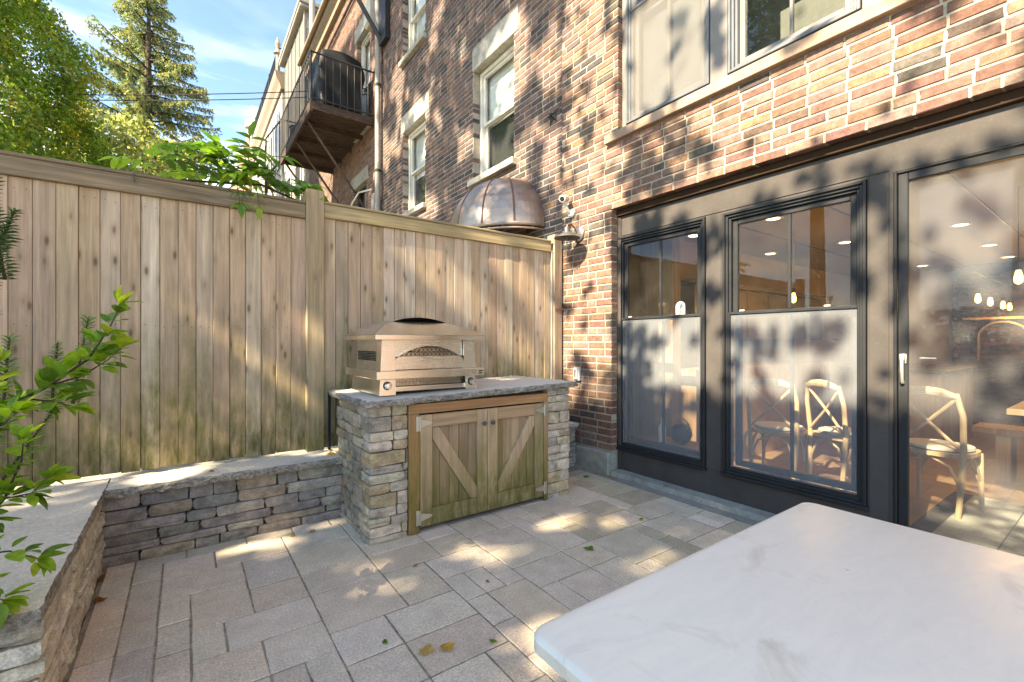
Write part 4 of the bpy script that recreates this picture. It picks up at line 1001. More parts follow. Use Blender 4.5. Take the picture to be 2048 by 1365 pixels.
# barn lamp
WL = thing('wall_lamp', 'grey metal barn lamp with wire cage on the brick pier', 'lamp', (3.1, 3.3, 2.3))
b = MB(); b.lathe([(.078,0),(.078,.012),(.06,.024),(.03,.03)], (3.197, 3.305, 2.30), 22, (-1,0,0)); b.build('backplate', M_zinc, WL, smooth=True)
b = MB(); b.tube([(3.17, 3.305, 2.31), (3.13, 3.303, 2.36), (3.08, 3.30, 2.385), (3.035, 3.298, 2.365), (3.03, 3.297, 2.32)], .007, 8); b.build('gooseneck', paint('copper_tube', (.25,.11,.06), .4, metal=.8), WL, smooth=True)
b = MB(); b.tube([(3.17, 3.305, 2.285), (3.06, 3.30, 2.295)], .011, 8); b.build('arm', M_zinc, WL, smooth=True)
b = MB(); b.lathe([(.022,.12),(.03,.115),(.033,.07),(.05,.06),(.125,.018),(.128,.012),(.12,.013),(.05,.05),(.02,.06)], (3.03, 3.297, 2.225), 26); b.build('shade', M_zinc, WL, smooth=True)
b = MB()
for k in range(8):
    t = 2*math.pi*k/8; e = (math.cos(t), math.sin(t)); b.tube([(3.03+e[0]*r_, 3.297+e[1]*r_, 2.225+h) for r_, h in ((.044,.03),(.05,-.03),(.042,-.085),(.012,-.115))], .0025, 5)
for h, r_ in ((-.02,.05),(-.07,.046)): b.tube([(3.03+r_*math.cos(2*math.pi*k/20), 3.297+r_*math.sin(2*math.pi*k/20), 2.225+h) for k in range(21)], .0025, 5)
b.build('wire_cage', M_zinc, WL)
b = MB(); b.lathe([(.026,.05),(.03,-.01),(.028,-.06),(.012,-.085)], (3.03, 3.297, 2.225), 14); b.build('glass_jar', M_glass, WL, smooth=True)
# door chime box
DB = thing('wall_switch_box', 'small cream weatherproof switch box low on the brick pier', 'switch', (3.18, 3.31, .9))
b = MB(); b.bev(3.165, 3.198, 3.272, 3.352, .835, .975, .008); b.build('cover', M_white, DB)
b = MB(); b.bev(3.150, 3.164, 3.285, 3.34, .85, .962, .006); b.build('flap', M_cream, DB)
b = MB(); b.box(3.147, 3.1495, 3.30, 3.324, .875, .945); b.build('rocker', M_greyedge, DB)
# trench drain
TD = thing('trench_drain', 'narrow slotted white drain channel in the paving along the house', 'drain', (3.115, 1.5, 0))
b = MB(); b.box(3.10, 3.155, -1.2, 2.75, -.03, -.004); b.build('channel', M_dark, TD)
b = MB()
for x in (3.098, 3.114, 3.130, 3.146, 3.157): b.box(x-.003, x+.003, -1.2, 2.75, -.003, .004)
b.build('frame', M_lightgrey, TD)
b = MB()
for k in range(280): b.box(3.096, 3.159, -1.2+k*.0141, -1.2+k*.0141+.005, -.003, .0035)
stuff(b.build('slats', M_lightgrey, TD))
# overhead cables
def cable(name, a, c, sag, r, label):
    pts = [tuple(Vector(a).lerp(Vector(c), t/30)+Vector((0,0,-sag*4*(t/30)*(1-t/30)))) for t in range(31)]
    b = MB(); b.tube(pts, r, 5); tag(b.build(name, M_wire), label, 'cable', 'overhead cables')
cable('overhead_cable', (-7.1, 17.85, 7.12), (3.15, 9.3, 6.46), .20, .009, 'upper of the two thin black cables crossing the sky in front of the spruce')
cable('overhead_cable', (-7.1, 17.85, 7.10), (3.15, 9.3, 6.34), .24, .009, 'lower of the two thin black cables crossing the sky in front of the spruce')
# ------------------------------------------------------------------ the kitchen behind the glass
M_tan = paint('tan_wall_paint', (.30,.20,.10), .8); M_ceil = paint('ceiling_paint', (.19,.125,.055), .7); M_cab = paint('dark_cabinet', (.05,.032,.022), .5)
M_tanwood = wood('tan_cabinet', 2, None, grain=.2, knots=False, src=None, base=(.31,.185,.09))
ZF = -.05
g = MB(); g.box(3.32, 9.95, -3.2, 3.25, ZF-.12, ZF-.004); fl = structure(g.build('kitchen_floor', M_joint))
for k in range(30):
    y0 = -1.3+k*.15; x = 3.46-random.uniform(0,1)
    while x < 9.7:
        l = random.uniform(1.1, 2.0); x1 = min(x+l, 9.8); x0 = max(x, 3.46)
        if x1-x0 > .05 and not (y0 < .84 and x1 < 5.3):
            if y0 < .84: x0 = max(x0, 5.31)
            b = MB(); b.box(x0+.001, x1-.001, y0+.001, y0+.149, ZF-.004, ZF+random.uniform(0,.0015)); b.build('floor_board', M_oak, fl, color=jit((.19,.115,.06), .15))
        x += l
for i in range(6):
    for j in range(7):
        b = MB(); b.bev(3.465+i*.307, 3.465+(i+1)*.307-.005, -1.3+j*.305, -1.3+(j+1)*.305-.005, ZF-.004, ZF+.003, .002); b.build('floor_tile', mineral('slate_tile', None, (.30,.31,.26), scale=6, fine=90) if (i, j) == (0, 0) else bpy.data.materials['slate_tile'], fl)
for nm, q, m_ in (('kitchen_ceiling', (3.46, 9.95, -3.2, 3.25, 2.40, 2.5), M_ceil), ('kitchen_wall', (3.46, 9.95, 3.12, 3.25, ZF, 2.4), M_tan), ('kitchen_wall', (3.46, 9.95, -3.2, -3.1, ZF, 2.4), M_tan), ('kitchen_wall', (9.85, 9.95, -3.1, 3.12, ZF, 2.4), M_tan)):
    b = MB(); b.box(*q); structure(b.build(nm, m_))
b = MB()
for k in range(7): b.box(3.6, 9.8, -2.4+k*.8, -2.388+k*.8, 2.392, 2.3995)
structure(b.build('ceiling_seam', M_cab))
KB = thing('brick_partition', 'dark brick wall at the far end of the kitchen', 'wall', (9.7, 0, 0))
bk = lay(-2.6, 1.75, ZF, 2.39, [])
m = MB(); base = 0
for y, z, l in bk:
    vs, fs = random.choice(BP); q = l/.200; c = jit(random.choice([(.085,.05,.04), (.06,.04,.035), (.11,.06,.04)]), .2)
    m.v += [(9.70+v[0], y+v[1]*q, z+v[2]) for v in vs]; m.f += [tuple(base+i for i in f) for f in fs]; base += len(vs); m.c += [c]*len(fs)
stuff(m.build('brickwork', M_brick_far, KB)); b = MB(); b.box(9.712, 9.84, -2.6, 1.75, ZF, 2.39); b.build('mortar', mineral('dark_mortar', None, (.08,.07,.06)), KB)
CB = thing('kitchen_cabinet', 'dark wall units over tan cupboards along the kitchen side wall', 'cabinet', (5.4, 2.9, ZF))
b = MB(); b.bev(4.25, 7.4, 2.70, 3.11, 1.25, 1.82, .004); b.build('upper_unit', M_cab, CB); b = MB(); b.bev(4.05, 7.4, 2.55, 3.11, ZF, .95, .004); b.build('lower_unit', M_tanwood, CB)
b = MB(); b.bev(4.22, 7.42, 2.66, 3.11, 1.821, 1.87, .006); b.build('cornice', M_cab, CB)
b = MB(); b.bev(3.9, 4.04, 2.72, 3.11, ZF, 2.39, .004); b.build('end_panel', M_tanwood, CB)
b = MB()
for k in range(6): b.box(4.3+k*.5, 4.306+k*.5, 2.696, 2.6985, 1.27, 1.8)
b.build('door_gaps', M_dark, CB)
SH = thing('wall_shelf', 'long timber shelf on the dark brick wall at the end of the kitchen', 'shelf', (9.6, .8, 1.55))
b = MB(); b.bev(9.45, 9.695, -1, 1.6, 1.55, 1.585, .004); b.build('board', M_tanwood, SH)
b = MB(); b.tube([(9.6, 1.45, .95)]+[(9.6, 1.2+.25*math.cos(t*math.pi/14), 1.3+.22*math.sin(t*math.pi/14)) for t in range(15)]+[(9.6, .95, .95)], .02, 6); tag(b.build('wire_arch', paint('brass_wire', (.3,.2,.1), .4, metal=.7), smooth=True), 'arched brass hoop standing before the brick kitchen wall', 'hoop')
KC = thing('kitchen_counter', 'tan kitchen island behind the dining chairs', 'counter', (7.6, 1.4, ZF))
b = MB(); b.bev(7.0, 8.6, 1.35, 2.3, ZF, .86, .004); b.build('body', M_tanwood, KC); b = MB(); b.bev(6.95, 8.65, 1.3, 2.35, .861, .9, .006); b.build('worktop', M_cab, KC)
CLL = {(4.55,2.9): 'recessed ceiling light seen at the top corner of the left kitchen window', (4.53,2.06): 'recessed ceiling light highest in the left half of the right kitchen window', (6.3,2.9): 'recessed ceiling light lower in the left half of the right kitchen window',
    (6.3,2.06): 'recessed ceiling light at the right edge of the right kitchen window', (6.3,1.08): 'largest and highest ceiling light seen through the screen door', (7.9,2.05): 'leftmost ceiling light of the low row seen through the screen door', (7.9,1.1): 'ceiling light in the screen door halfway above the amber bulbs', (9.2,2.0): 'farthest ceiling light seen at the left of the screen door', (9.2,1.1): 'farthest ceiling light straight above the row of amber bulbs',
    (4.5,.1): 'ceiling light close to the glass right of the screen door view'}
for (x, y), lab_ in CLL.items():
    L = thing('ceiling_light', lab_, 'ceiling light', (x, y, 2.39), 'recessed kitchen ceiling lights')
    b = MB(); b.lathe([(.085,.0),(.085,-.008),(.062,-.008)], (x, y, 2.3995), 20); b.build('trim_ring', M_white, L)
    b = MB(); b.lathe([(.058,-.0085),(.058,-.010)], (x, y, 2.3995), 18); b.build('lens', M_down, L)
def bulb(x, y, z, drop, label, grp):
    L = thing('pendant_lamp', label, 'lamp', (x, y, z), grp)
    b = MB(); b.lathe([(.006,-.06),(.022,-.048),(.027,-.018),(.018,.03),(.013,.045)], (x, y, z), 12); b.build('bulb', M_amber, L, smooth=True)
    b = MB(); b.lathe([(.018,.0),(.02,.05),(.006,.06)], (x, y, z+.046), 10); b.build('socket', M_dark, L); b = MB(); b.tube([(x, y, z+.1), (x, y, drop)], .004, 5); b.build('cord', M_wire, L)
    pl = bpy.data.lights.new('bulb_light', 'POINT'); pl.energy = 2.5; pl.color = (1, .62, .28); pl.shadow_soft_size = .05; po = bpy.data.objects.new('bulb_light', pl); COL.objects.link(po); po.parent = L; po.location = (0, 0, -.14)
for x, w_ in ((7.25,'leftmost and nearest'), (7.95,'second from left'), (8.8,'third from left'), (9.3,'rightmost and farthest')): bulb(x, 1.1, 1.72, 2.0, w_+' of four small amber bulbs hung in a row behind the screen door', 'amber bulbs in a row')
b = MB(); b.tube([(7.0, 1.1, 2.0), (9.5, 1.1, 2.0)], .012, 6); tag(b.build('light_bar', M_iron), 'dark bar carrying the row of amber bulbs', 'bar')
bulb(5.12, .56, 1.72, 2.4, 'large amber bulb hanging nearest the screen door over the dining table', 'pendant bulbs'); bulb(5.27, 2.19, 1.70, 2.4, 'amber bulb hanging behind the right-hand sash window', 'pendant bulbs')
for i, (x, y) in enumerate(((5.2, 2.0), (5.4, .3), (7.6, 1.6), (8.4, 0.2))):   # the recessed downlights' own light
    al = bpy.data.lights.new('downlight', 'SPOT'); al.energy = 10; al.spot_size = R(140); al.spot_blend = .8; al.color = (1, .60, .28); al.shadow_soft_size = .08
    ao = bpy.data.objects.new('downlight', al); COL.objects.link(ao); ao.location = (x, y, 2.37)
# crossback chairs
def chair(x, y, rz, label):
    T = thing('crossback_chair', label, 'chair', (0, 0, 0)); 
    def P(nm, b, m_, sm=False): return b.build(nm, m_, T, smooth=sm)
    sh = .46
    b = MB(); N = 16; poly = [(.215*math.copysign(abs(math.cos(t))**.6, math.cos(t))+.0, .215*math.copysign(abs(math.sin(t))**.6, math.sin(t))) for t in [2*math.pi*k/24 for k in range(24)]]
    b.prism(poly, sh-.03, sh, 2); P('seat', b, M_chair)
    b = MB(); b.lathe([(.19,sh+.001),(.205,sh+.012),(.20,sh+.03),(.12,sh+.036)], (0,0,0), 22); P('cushion', b, paint('cushion_linen', (.42,.40,.36), .9), True)
    for s in (-1, 1):
        b = MB(); b.tube([(-.20, s*.17, 0), (-.185, s*.185, .25), (-.18, s*.195, .5), (-.205, s*.2, .74), (-.225, s*.17, .90)], [.017,.019,.02,.018,.016], 8); P('rear_leg', b, M_chair, True)
        b = MB(); b.tube([(.19, s*.19, 0), (.18, s*.18, sh-.03)], [.014,.02], 8); P('front_leg', b, M_chair, True)
        b = MB(); b.tube([(-.222, s*.175, .87), (-.19, 0, .68), (-.185, -s*.185, .49)], .012, 6); P('cross_slat', b, M_chair, True)
        b = MB(); b.tube([(.185, s*.185, .2), (.12, s*.18, .36), (0, s*.175, .42), (-.12, s*.18, .36), (-.187, s*.187, .2)], .01, 6); P('side_arch', b, M_chair, True)
        b = MB(); b.tube([(s*.185, -.185, .2), (s*.18, -.12, .36), (s*.175, 0, .42), (s*.18, .12, .36), (s*.187, .187, .2)], .01, 6); P('end_arch', b, M_chair, True)
    b = MB(); b.tube([(-.225, -.185, .875), (-.245, -.09, .905), (-.25, 0, .912), (-.245, .09, .905), (-.225, .185, .875)], [.016,.03,.033,.03,.016], 8); P('top_rail', b, M_chair, True)
    b = MB(); b.tube([(-.2, .2, .45), (-.24, .23, .38), (-.22, .225, .25), (-.2, .235, .17)], .007, 5); b.tube([(-.2, .2, .45), (-.17, .235, .36), (-.2, .24, .22)], .007, 5); P('cushion_tie', b, M_white, True)
    T.location = (x, y, ZF); T.rotation_euler = (0, 0, rz)
chair(4.72, .93, -.12, 'pale crossback chair seen through the screen door beside the dining table')
chair(4.55, 2.02, .15, 'left crossback chair of the pair seen low in the right-hand sash window')
chair(4.75, 1.55, -.5, 'right crossback chair of the pair seen low in the right-hand sash window')
DT = thing('dining_table', 'long plank dining table on cast iron legs behind the screen door', 'table', (5.4, -.4, ZF))
for k in range(5):
    b = MB(); b.bev(4.93+k*.18, 5.11+k*.18-.002, -1.7, .60, .685, .73, .004); b.build('plank', M_tabletop, DT, color=jit((.36,.25,.15), .15))
for x in (5.0, 5.75):
    b = MB(); b.lathe([(.05,0),(.05,.02),(.028,.06),(.022,.2),(.03,.36),(.024,.5),(.03,.64),(.05,.70),(.05,.73)], (x, .45, ZF), 12); b.build('leg', paint('cast_iron', (.10,.09,.08), .5), DT, smooth=True)
b = MB(); b.tube([(5.0, .45, .1), (5.75, .45, .1)], .02, 8); b.tube([(5.38, .45, .1), (5.38, -1.4, .1)], .02, 8); b.build('stretcher', M_iron, DT)
BN = thing('bench', 'timber bench on the far side of the dining table', 'bench', (6.15, -.2, ZF))
b = MB(); b.bev(5.98, 6.32, -1.6, .95, .38, .44, .005); b.build('seat', M_tanwood, BN)
for y in (.7, -1.3): b = MB(); b.bev(6.0, 6.3, y, y+.1, ZF, .379, .004); b.build('leg', M_chair, BN)
# small things in the left window
b = MB(); b.lathe([(.03,0),(.075,.03),(.095,.085),(.085,.14),(.05,.17),(.02,.175)], (3.66, 2.46, .30), 20)
kp = thing('round_pot', 'dark round pot with a wire handle standing inside the left kitchen window', 'pot', (3.66, 2.46, .3)); b.build('body', M_iron, kp, smooth=True)
b = MB(); b.tube([(3.66, 2.46+.09*math.cos(t*math.pi/12), .42+.11*math.sin(t*math.pi/12)) for t in range(13)], .005, 6); b.build('handle', paint('brass', (.5,.33,.12), .3, metal=1), kp, smooth=True)
b = MB(); b.lathe([(.034,0),(.034,.13),(.012,.17),(.012,.22)], (3.60, 2.62, .30), 14); tag(b.build('bottle', M_cream, smooth=True), 'slim pale bottle beside the round pot in the left kitchen window', 'bottle')
b = MB(); b.bev(3.46, 3.85, 2.0, 2.9, .26, .298, .004); tag(b.build('window_ledge', M_tanwood), 'inner timber ledge under the left kitchen window', 'ledge')
# arched sticker on the left window: pale arch, dark tree, crescent moon
DC = thing('window_sticker', 'small pale arched sticker with a tree and moon on the left window pane', 'sticker', (3.333, 2.252, 1.455))
fx = FX+.0445
def arch(w, h, n=12): return [(-w, 0), (w, 0)]+[(w*math.cos(math.pi*k/n), h-w+w*math.sin(math.pi*k/n)) for k in range(n+1)]
def flat(poly, x, m_, nm): 
    b = MB(); b.prism([(2.252+p[0], 1.451+p[1]) for p in poly], x-.0006, x, 0); b.build(nm, m_, DC)
M_stick = paint('sticker_white', (.5,.54,.52), .6); M_ink = paint('sticker_ink', (.06,.075,.08), .6)
flat(arch(.043, .108), fx, M_stick, 'backing')
flat([(.006,.012),(-.006,.012),(-.004,.045),(-.02,.06),(-.026,.075),(-.014,.088),(.004,.092),(.016,.085),(.012,.07),(.004,.055)], fx-.0007, M_ink, 'tree_print')
flat([(.013+.011*math.cos(t), .078+.011*math.sin(t)) for t in [2.2+k*.35 for k in range(12)]]+[(.017+.008*math.cos(t), .08+.008*math.sin(t)) for t in [6.0-k*.35 for k in range(11)]], fx-.0014, M_stick, 'moon_print')
b = MB()
for k in range(11):
    t = math.pi*(k+.5)/11; cx, cz = .034*math.cos(t), .065+.034*math.sin(t); b.box(fx-.0013, fx-.0007, 2.252+cx-.003, 2.252+cx+.003, 1.451+cz-.003, 1.451+cz+.003)
for s in (-1, 1):
    for k in range(4): b.box(fx-.0013, fx-.0007, 2.252+s*.033-.004, 2.252+s*.033+.004, 1.462+k*.013, 1.468+k*.013)
b.build('rim_print', M_ink, DC)
# ------------------------------------------------------------------ marble table in the foreground
MT = thing('marble_table', 'white marble topped table with rounded corner and faint brown stains in the foreground', 'table', (.95, -.1, 0))
m_, nt, bb = newmat('white_marble', .26, .5)
p = pos(nt); n1 = noise(nt, nd(nt, 'Mapping', {'Vector': p, 'Scale': (1, 3.2, 1), 'Rotation': (0, 0, .5)}).outputs[0], 6.5, 10, .68, 1.6); n2 = noise(nt, p, 5.2, 7, .68, .8); n3 = noise(nt, p, 150, 3); n4 = noise(nt, p, 38, 2, .5)
c = mix(nt, remap(nt, n1, .38, .7), (.90,.81,.68), (.83,.755,.65)); c = mix(nt, mul(nt, remap(nt, n2, .565, .73), .5), c, (.50,.38,.25))
c = mix(nt, remap(nt, n3, .62, .8, 0, .25), c, (.55,.53,.5)); c = mix(nt, remap(nt, n4, .77, .79, 0, .6), c, (.2,.14,.09)); setc(nt, bb, c)
nt.links.new(remap(nt, n2, .3, .7, .28, .5), bb.inputs['Roughness'])
b = MB(); tx0, tx1, ty0, ty1, rr = .452, 1.50, -1.5, .592, .035; prof = [(0.006,.72),(0,.726),(0,.744),(.004,.749),(.012,.751)]
outl = []
for cx, cy, a0 in ((tx0+rr, ty1-rr, 90), (tx0+rr, ty0+rr, 180), (tx1-rr, ty0+rr, 270), (tx1-rr, ty1-rr, 0)):
    for k in range(9): outl.append((cx, cy, R(a0+k*11.25)))
n = len(outl); vs = []
for ins, z in prof: vs += [(cx+(rr-ins)*math.cos(t), cy+(rr-ins)*math.sin(t), z) for cx, cy, t in outl]
fs = [(i*n+k, i*n+(k+1) % n, (i+1)*n+(k+1) % n, (i+1)*n+k) for i in range(len(prof)-1) for k in range(n)]+[tuple(range((len(prof)-1)*n, len(prof)*n)), tuple(range(n))[::-1]]
b.add(vs, fs); b.build('marble_top', m_, MT, smooth=True)
b = MB(); b.bev(.62, 1.34, -1.3, .42, .66, .719, .004); b.build('apron', M_iron, MT)
for x in (.66, 1.30):
    for y in (-1.26, .38): b = MB(); b.bev(x-.03, x+.03, y-.03, y+.03, 0, .659, .005); b.build('leg', M_iron, MT)
# ------------------------------------------------------------------ leaves
def leaf_mesh(name, L, Wd, curl=.15, fold=.12, mat=None, n=5):
    vs = []; fs = []
    for i in range(n+1):
        t = i/n; w = Wd*math.sin(math.pi*min(1, t*.94+.03))**.75*(1-.25*t); x = L*t; z = -curl*L*t*t
        vs += [(x, -w, z+fold*w), (x, 0, z), (x, w, z+fold*w)]
    for i in range(n): fs += [(i*3, i*3+3, i*3+4, i*3+1), (i*3+1, i*3+4, i*3+5, i*3+2)]
    me = bpy.data.meshes.new(name); me.from_pydata(vs, [], fs); me.polygons.foreach_set('use_smooth', [True]*len(fs)); me.materials.append(mat or M_leafo); return me
LM = [leaf_mesh('leaf', 1, .36, .12, .3), leaf_mesh('leaf', 1, .40, .3, .2), leaf_mesh('leaf', 1, .33, .02, .45)]
def place_leaf(me, parent, p, d, up, size, col, name='leaf'):
    d = Vector(d).normalized(); up = Vector(up); y = up.cross(d)
    if y.length < 1e-3: y = Vector((0,1,0)).cross(d)
    y.normalize(); z = d.cross(y); m = Matrix((d, y, z)).transposed()
    o = link(name, me, None, parent, p, col); o.rotation_euler = m.to_euler(); o.scale = (size,)*3; return o
def rv(a): return Vector((random.uniform(-a,a), random.uniform(-a,a), random.uniform(-a,a)))
GR = [(.25,.42,.05), (.31,.48,.055), (.18,.34,.045), (.42,.52,.07), (.15,.27,.045)]
def broad_shrub(label, root, branches, lsize, pal):
    T = thing('leafy_shrub', label, 'shrub', root)
    for pts, r0, dens in branches:
        pts = [Vector(p) for p in pts]; b = MB(); b.tube(pts, [r0*(1-.75*i/(len(pts)-1)) for i in range(len(pts))], 6); b.build('stem', M_bark, T, smooth=True)
        for a, c in zip(pts[:-1], pts[1:]):
            n = max(1, int((c-a).length*dens))
            for k in range(n):
                q = a.lerp(c, (k+random.random())/n); d = (c-a).normalized()
                for s in range(random.choice((2, 3, 4))):
                    o_ = (rv(1)+Vector((0,0,.3))); o_ = (o_-d*o_.dot(d)).normalized()*.9+d*.55
                    place_leaf(random.choice(LM), T, q+o_*.012, o_, Vector((0,0,1))+rv(.4), lsize*random.uniform(.6,1.15), jit(random.choice(pal), .15))
        e = pts[-1]; d = (pts[-1]-pts[-2]).normalized()
        for s in range(5): place_leaf(random.choice(LM), T, e, d+rv(.7), Vector((0,0,1))+rv(.3), lsize*random.uniform(.7,1.1), jit(random.choice(pal[:2]+pal[3:4]), .1))
broad_shrub('bright green broad-leaved branch reaching across the left of the fence', (-.95, 2.2, .36), [
    ([(-.95,2.15,.36), (-.72,2.2,.75), (-.52,2.2,.98), (-.38,2.2,1.07), (-.28,2.2,1.16), (-.225,2.2,1.27), (-.19,2.2,1.36)], .008, 44),
    ([(-.38,2.2,1.07), (-.30,2.22,1.10), (-.235,2.22,1.15), (-.19,2.22,1.20)], .004, 46), ([(-.52,2.2,.98), (-.50,2.18,1.08), (-.50,2.15,1.16)], .004, 40),
    ([(-.44,2.2,1.03), (-.36,2.16,1.02), (-.31,2.14,1.0)], .003, 40), ([(-.60,2.18,.9), (-.50,2.12,.93), (-.43,2.1,1.0)], .004, 44)], .066, GR)
broad_shrub('low green shrub sprig standing over the left end of the granite cap', (-.72, 2.0, .42), [
    ([(-.72,2.02,.42), (-.55,2.0,.60), (-.44,2.0,.75), (-.405,2.0,.86), (-.40,2.0,.93)], .006, 48), ([(-.55,2.0,.60), (-.43,2.0,.59), (-.37,2.0,.55)], .004, 40),
    ([(-.44,2.0,.75), (-.38,1.98,.76), (-.345,1.98,.80)], .003, 50), ([(-.50,2.0,.68), (-.47,1.96,.80), (-.47,1.95,.88)], .003, 46), ([(-.60,2.0,.55), (-.5,1.95,.52), (-.43,1.94,.47)], .004, 36)], .062, GR)
# plum-yew: upright shoots with combs of narrow needles
ND = leaf_mesh('needle', 1, .055, .25, .1, None, 3)
def yew(label, root, shoots, mat_cols):
    T = thing('yew_shrub', label, 'shrub', root)
    for base_, tip, r_ in shoots:
        a, c = Vector(base_), Vector(tip); b = MB(); b.tube([a, a.lerp(c, .5)+rv(.01), c], [.006,.005,.003], 5); b.build('stem', M_bark, T)
        m = MB(); d = (c-a).normalized(); n = int((c-a).length*520); cols = []
        for k in range(n):
            t = k/n; q = a.lerp(c, t); ring = .5+.5*math.sin(t*(c-a).length*38); w = 2.4*k
            o_ = Vector((math.cos(w), math.sin(w), 0)); o_ = (o_-d*o_.dot(d)).normalized()+d*(.25+.5*t); o_.normalize()
            L = r_*(.55+.6*ring)*random.uniform(.8,1.1); s_ = o_.cross(d).normalized()*(.0042); cc = jit(random.choice(mat_cols), .15); e = q+o_*L-Vector((0,0,L*.22))
            mid = q+o_*L*.55
            m.add([q-s_*.6, q+s_*.6, mid+s_, e, mid-s_], [(0,1,2,3,4)], cc)
        stuff(m.build('needles', M_leaf, T))
YC = [(.08,.15,.06), (.11,.20,.075), (.07,.13,.065)]; YL = [(.26,.36,.17), (.34,.44,.25), (.20,.31,.12)]
yew('dark plum-yew shoots hanging at the upper left edge of the picture', (-1.0, 2.6, .36), [((-.63,2.6,1.42), (-.545,2.6,1.74), .05), ((-.56,2.55,1.46), (-.60,2.55,1.85), .05), ((-.62,2.5,1.4), (-.56,2.5,1.62), .045), ((-1.0,2.6,.36), (-.60,2.6,1.35), .03)], YC)
yew('pale plum-yew shoots behind the bright green branch', (-.9, 2.75, .36), [((-.46,2.7,.92), (-.44,2.7,1.22), .045), ((-.58,2.6,.9), (-.56,2.6,1.24), .05), ((-.40,2.75,.95), (-.345,2.72,1.33), .04), ((-.62,2.65,.8), (-.64,2.65,1.2), .05), ((-.7,2.7,.45), (-.46,2.7,.92), .03)], YL)
# vine of pinnate leaves over the fence
VN = thing('pinnate_vine', 'climber with dark green feather-shaped leaves spilling over the fence top', 'vine', (.2, 3.75, 2.1))
VL = [leaf_mesh('leaflet', 1, .25, .2, .25), leaf_mesh('leaflet', 1, .28, .35, .15)]
VC = [(.17,.36,.06), (.13,.28,.055), (.22,.42,.06), (.10,.21,.055), (.29,.47,.065)]
b = MB(); b.tube([(-.5,3.8,2.0),(-.1,3.78,2.3),(.2,3.72,2.32),(.45,3.74,2.36),(.7,3.78,2.3)], .008, 6); b.build('stem', M_bark, VN)
def pinnate(p, d, L, pairs, droop, cols):
    p = Vector(p); d = Vector(d).normalized(); pts = []
    for k in range(8): t = k/7; pts.append(p+d*L*t-Vector((0,0,droop*L*t*t)))
    b = MB(); b.tube(pts, [.0022]*8, 4); r_ = b.build('compound_leaf', M_leafo, VN, color=(.10,.16,.03))
    c = random.choice(cols)
    for k in range(pairs):
        t = .22+.72*k/max(1, pairs-1); i = min(6, int(t*7)); q = pts[i].lerp(pts[i+1], t*7-i); tg = (pts[i+1]-pts[i]).normalized(); s_ = tg.cross(Vector((0,0,1))).normalized()
        for sg in (-1, 1): place_leaf(random.choice(VL), r_, q, s_*sg+tg*.55+Vector((0,0,-.15))+rv(.15), Vector((0,0,1))+rv(.35), L*.40*random.uniform(.85,1.15), jit(c, .12), 'leaflet')
    place_leaf(random.choice(VL), r_, pts[-1], pts[-1]-pts[-2], Vector((0,0,1))+rv(.2), L*.42, jit(c, .1), 'leaflet')
for k in range(34):
    t = random.random(); x = -.18+.84*t; z = 2.25+random.uniform(0,.2)+.12*math.exp(-((x-.28)/.25)**2)
    an = random.uniform(-.6, math.pi+.6); pinnate((x, 3.66+random.uniform(0,.22), z), (math.cos(an)*.9, -.35+random.uniform(-.5,.5), .35+.5*math.sin(an)*random.uniform(0,1)), random.uniform(.20,.30), random.choice((3,4,4)), random.uniform(.2,.7), VC)
pinnate((.36, 3.72, 2.42), (.05, -.1, 1), .27, 4, .05, VC); pinnate((.30, 3.72, 2.42), (-.5, -.1, .8), .25, 4, .2, VC); pinnate((-.13, 3.7, 2.33), (-.8, -.1, .45), .24, 4, .4, VC)
for x in (.33, .40, .28): pinnate((x, 3.60, 2.30), (.25*random.uniform(-1,1), -.5, -.25), .2, 3, .5, VC)
# ------------------------------------------------------------------ trees: many small faces
def cloud(P, Nn, size, cols, aspect=.5, name='foliage', parent=None, mat=None, jitter=.9):
    """P: centres, Nn: favoured facing; one mesh of leaf-sized quads"""
    n = len(P); nn = Nn+rng.normal(0, jitter, (n, 3)); nn /= np.linalg.norm(nn, axis=1, keepdims=True)
    a = np.cross(nn, rng.normal(0, 1, (n, 3))); a /= np.linalg.norm(a, axis=1, keepdims=True); bb = np.cross(nn, a)
    s = np.asarray(size).reshape(-1, 1)*np.ones((n, 1)); a = a*s*.5; bb = bb*s*.5*aspect
    V = np.stack([P-a, P+bb, P+a, P-bb], 1).reshape(-1, 3); return quads(V, cols, name, parent, mat or M_leaf)
def quads(V, cols, name, parent, mat):
    n = len(V)//4; c = V.mean(0); me = bpy.data.meshes.new(name); me.vertices.add(n*4); me.vertices.foreach_set('co', (V-c).astype(np.float32).ravel())
    me.loops.add(n*4); me.loops.foreach_set('vertex_index', np.arange(n*4, dtype=np.int32)); me.polygons.add(n); me.polygons.foreach_set('loop_start', np.arange(0, n*4, 4, dtype=np.int32))
    at = me.color_attributes.new('col', 'FLOAT_COLOR', 'CORNER'); cc = np.concatenate([np.repeat(cols, 4, 0), np.ones((n*4, 1))], 1); at.data.foreach_set('color', cc.astype(np.float32).ravel())
    me.update(calc_edges=True); return stuff(link(name, me, mat, parent, Vector(c.tolist())))
def pick(pal, n, j=.18): 
    p = np.array(pal)[rng.integers(0, len(pal), n)]; return np.clip(p*(1+rng.normal(0, j, (n, 1))), .005, 1)
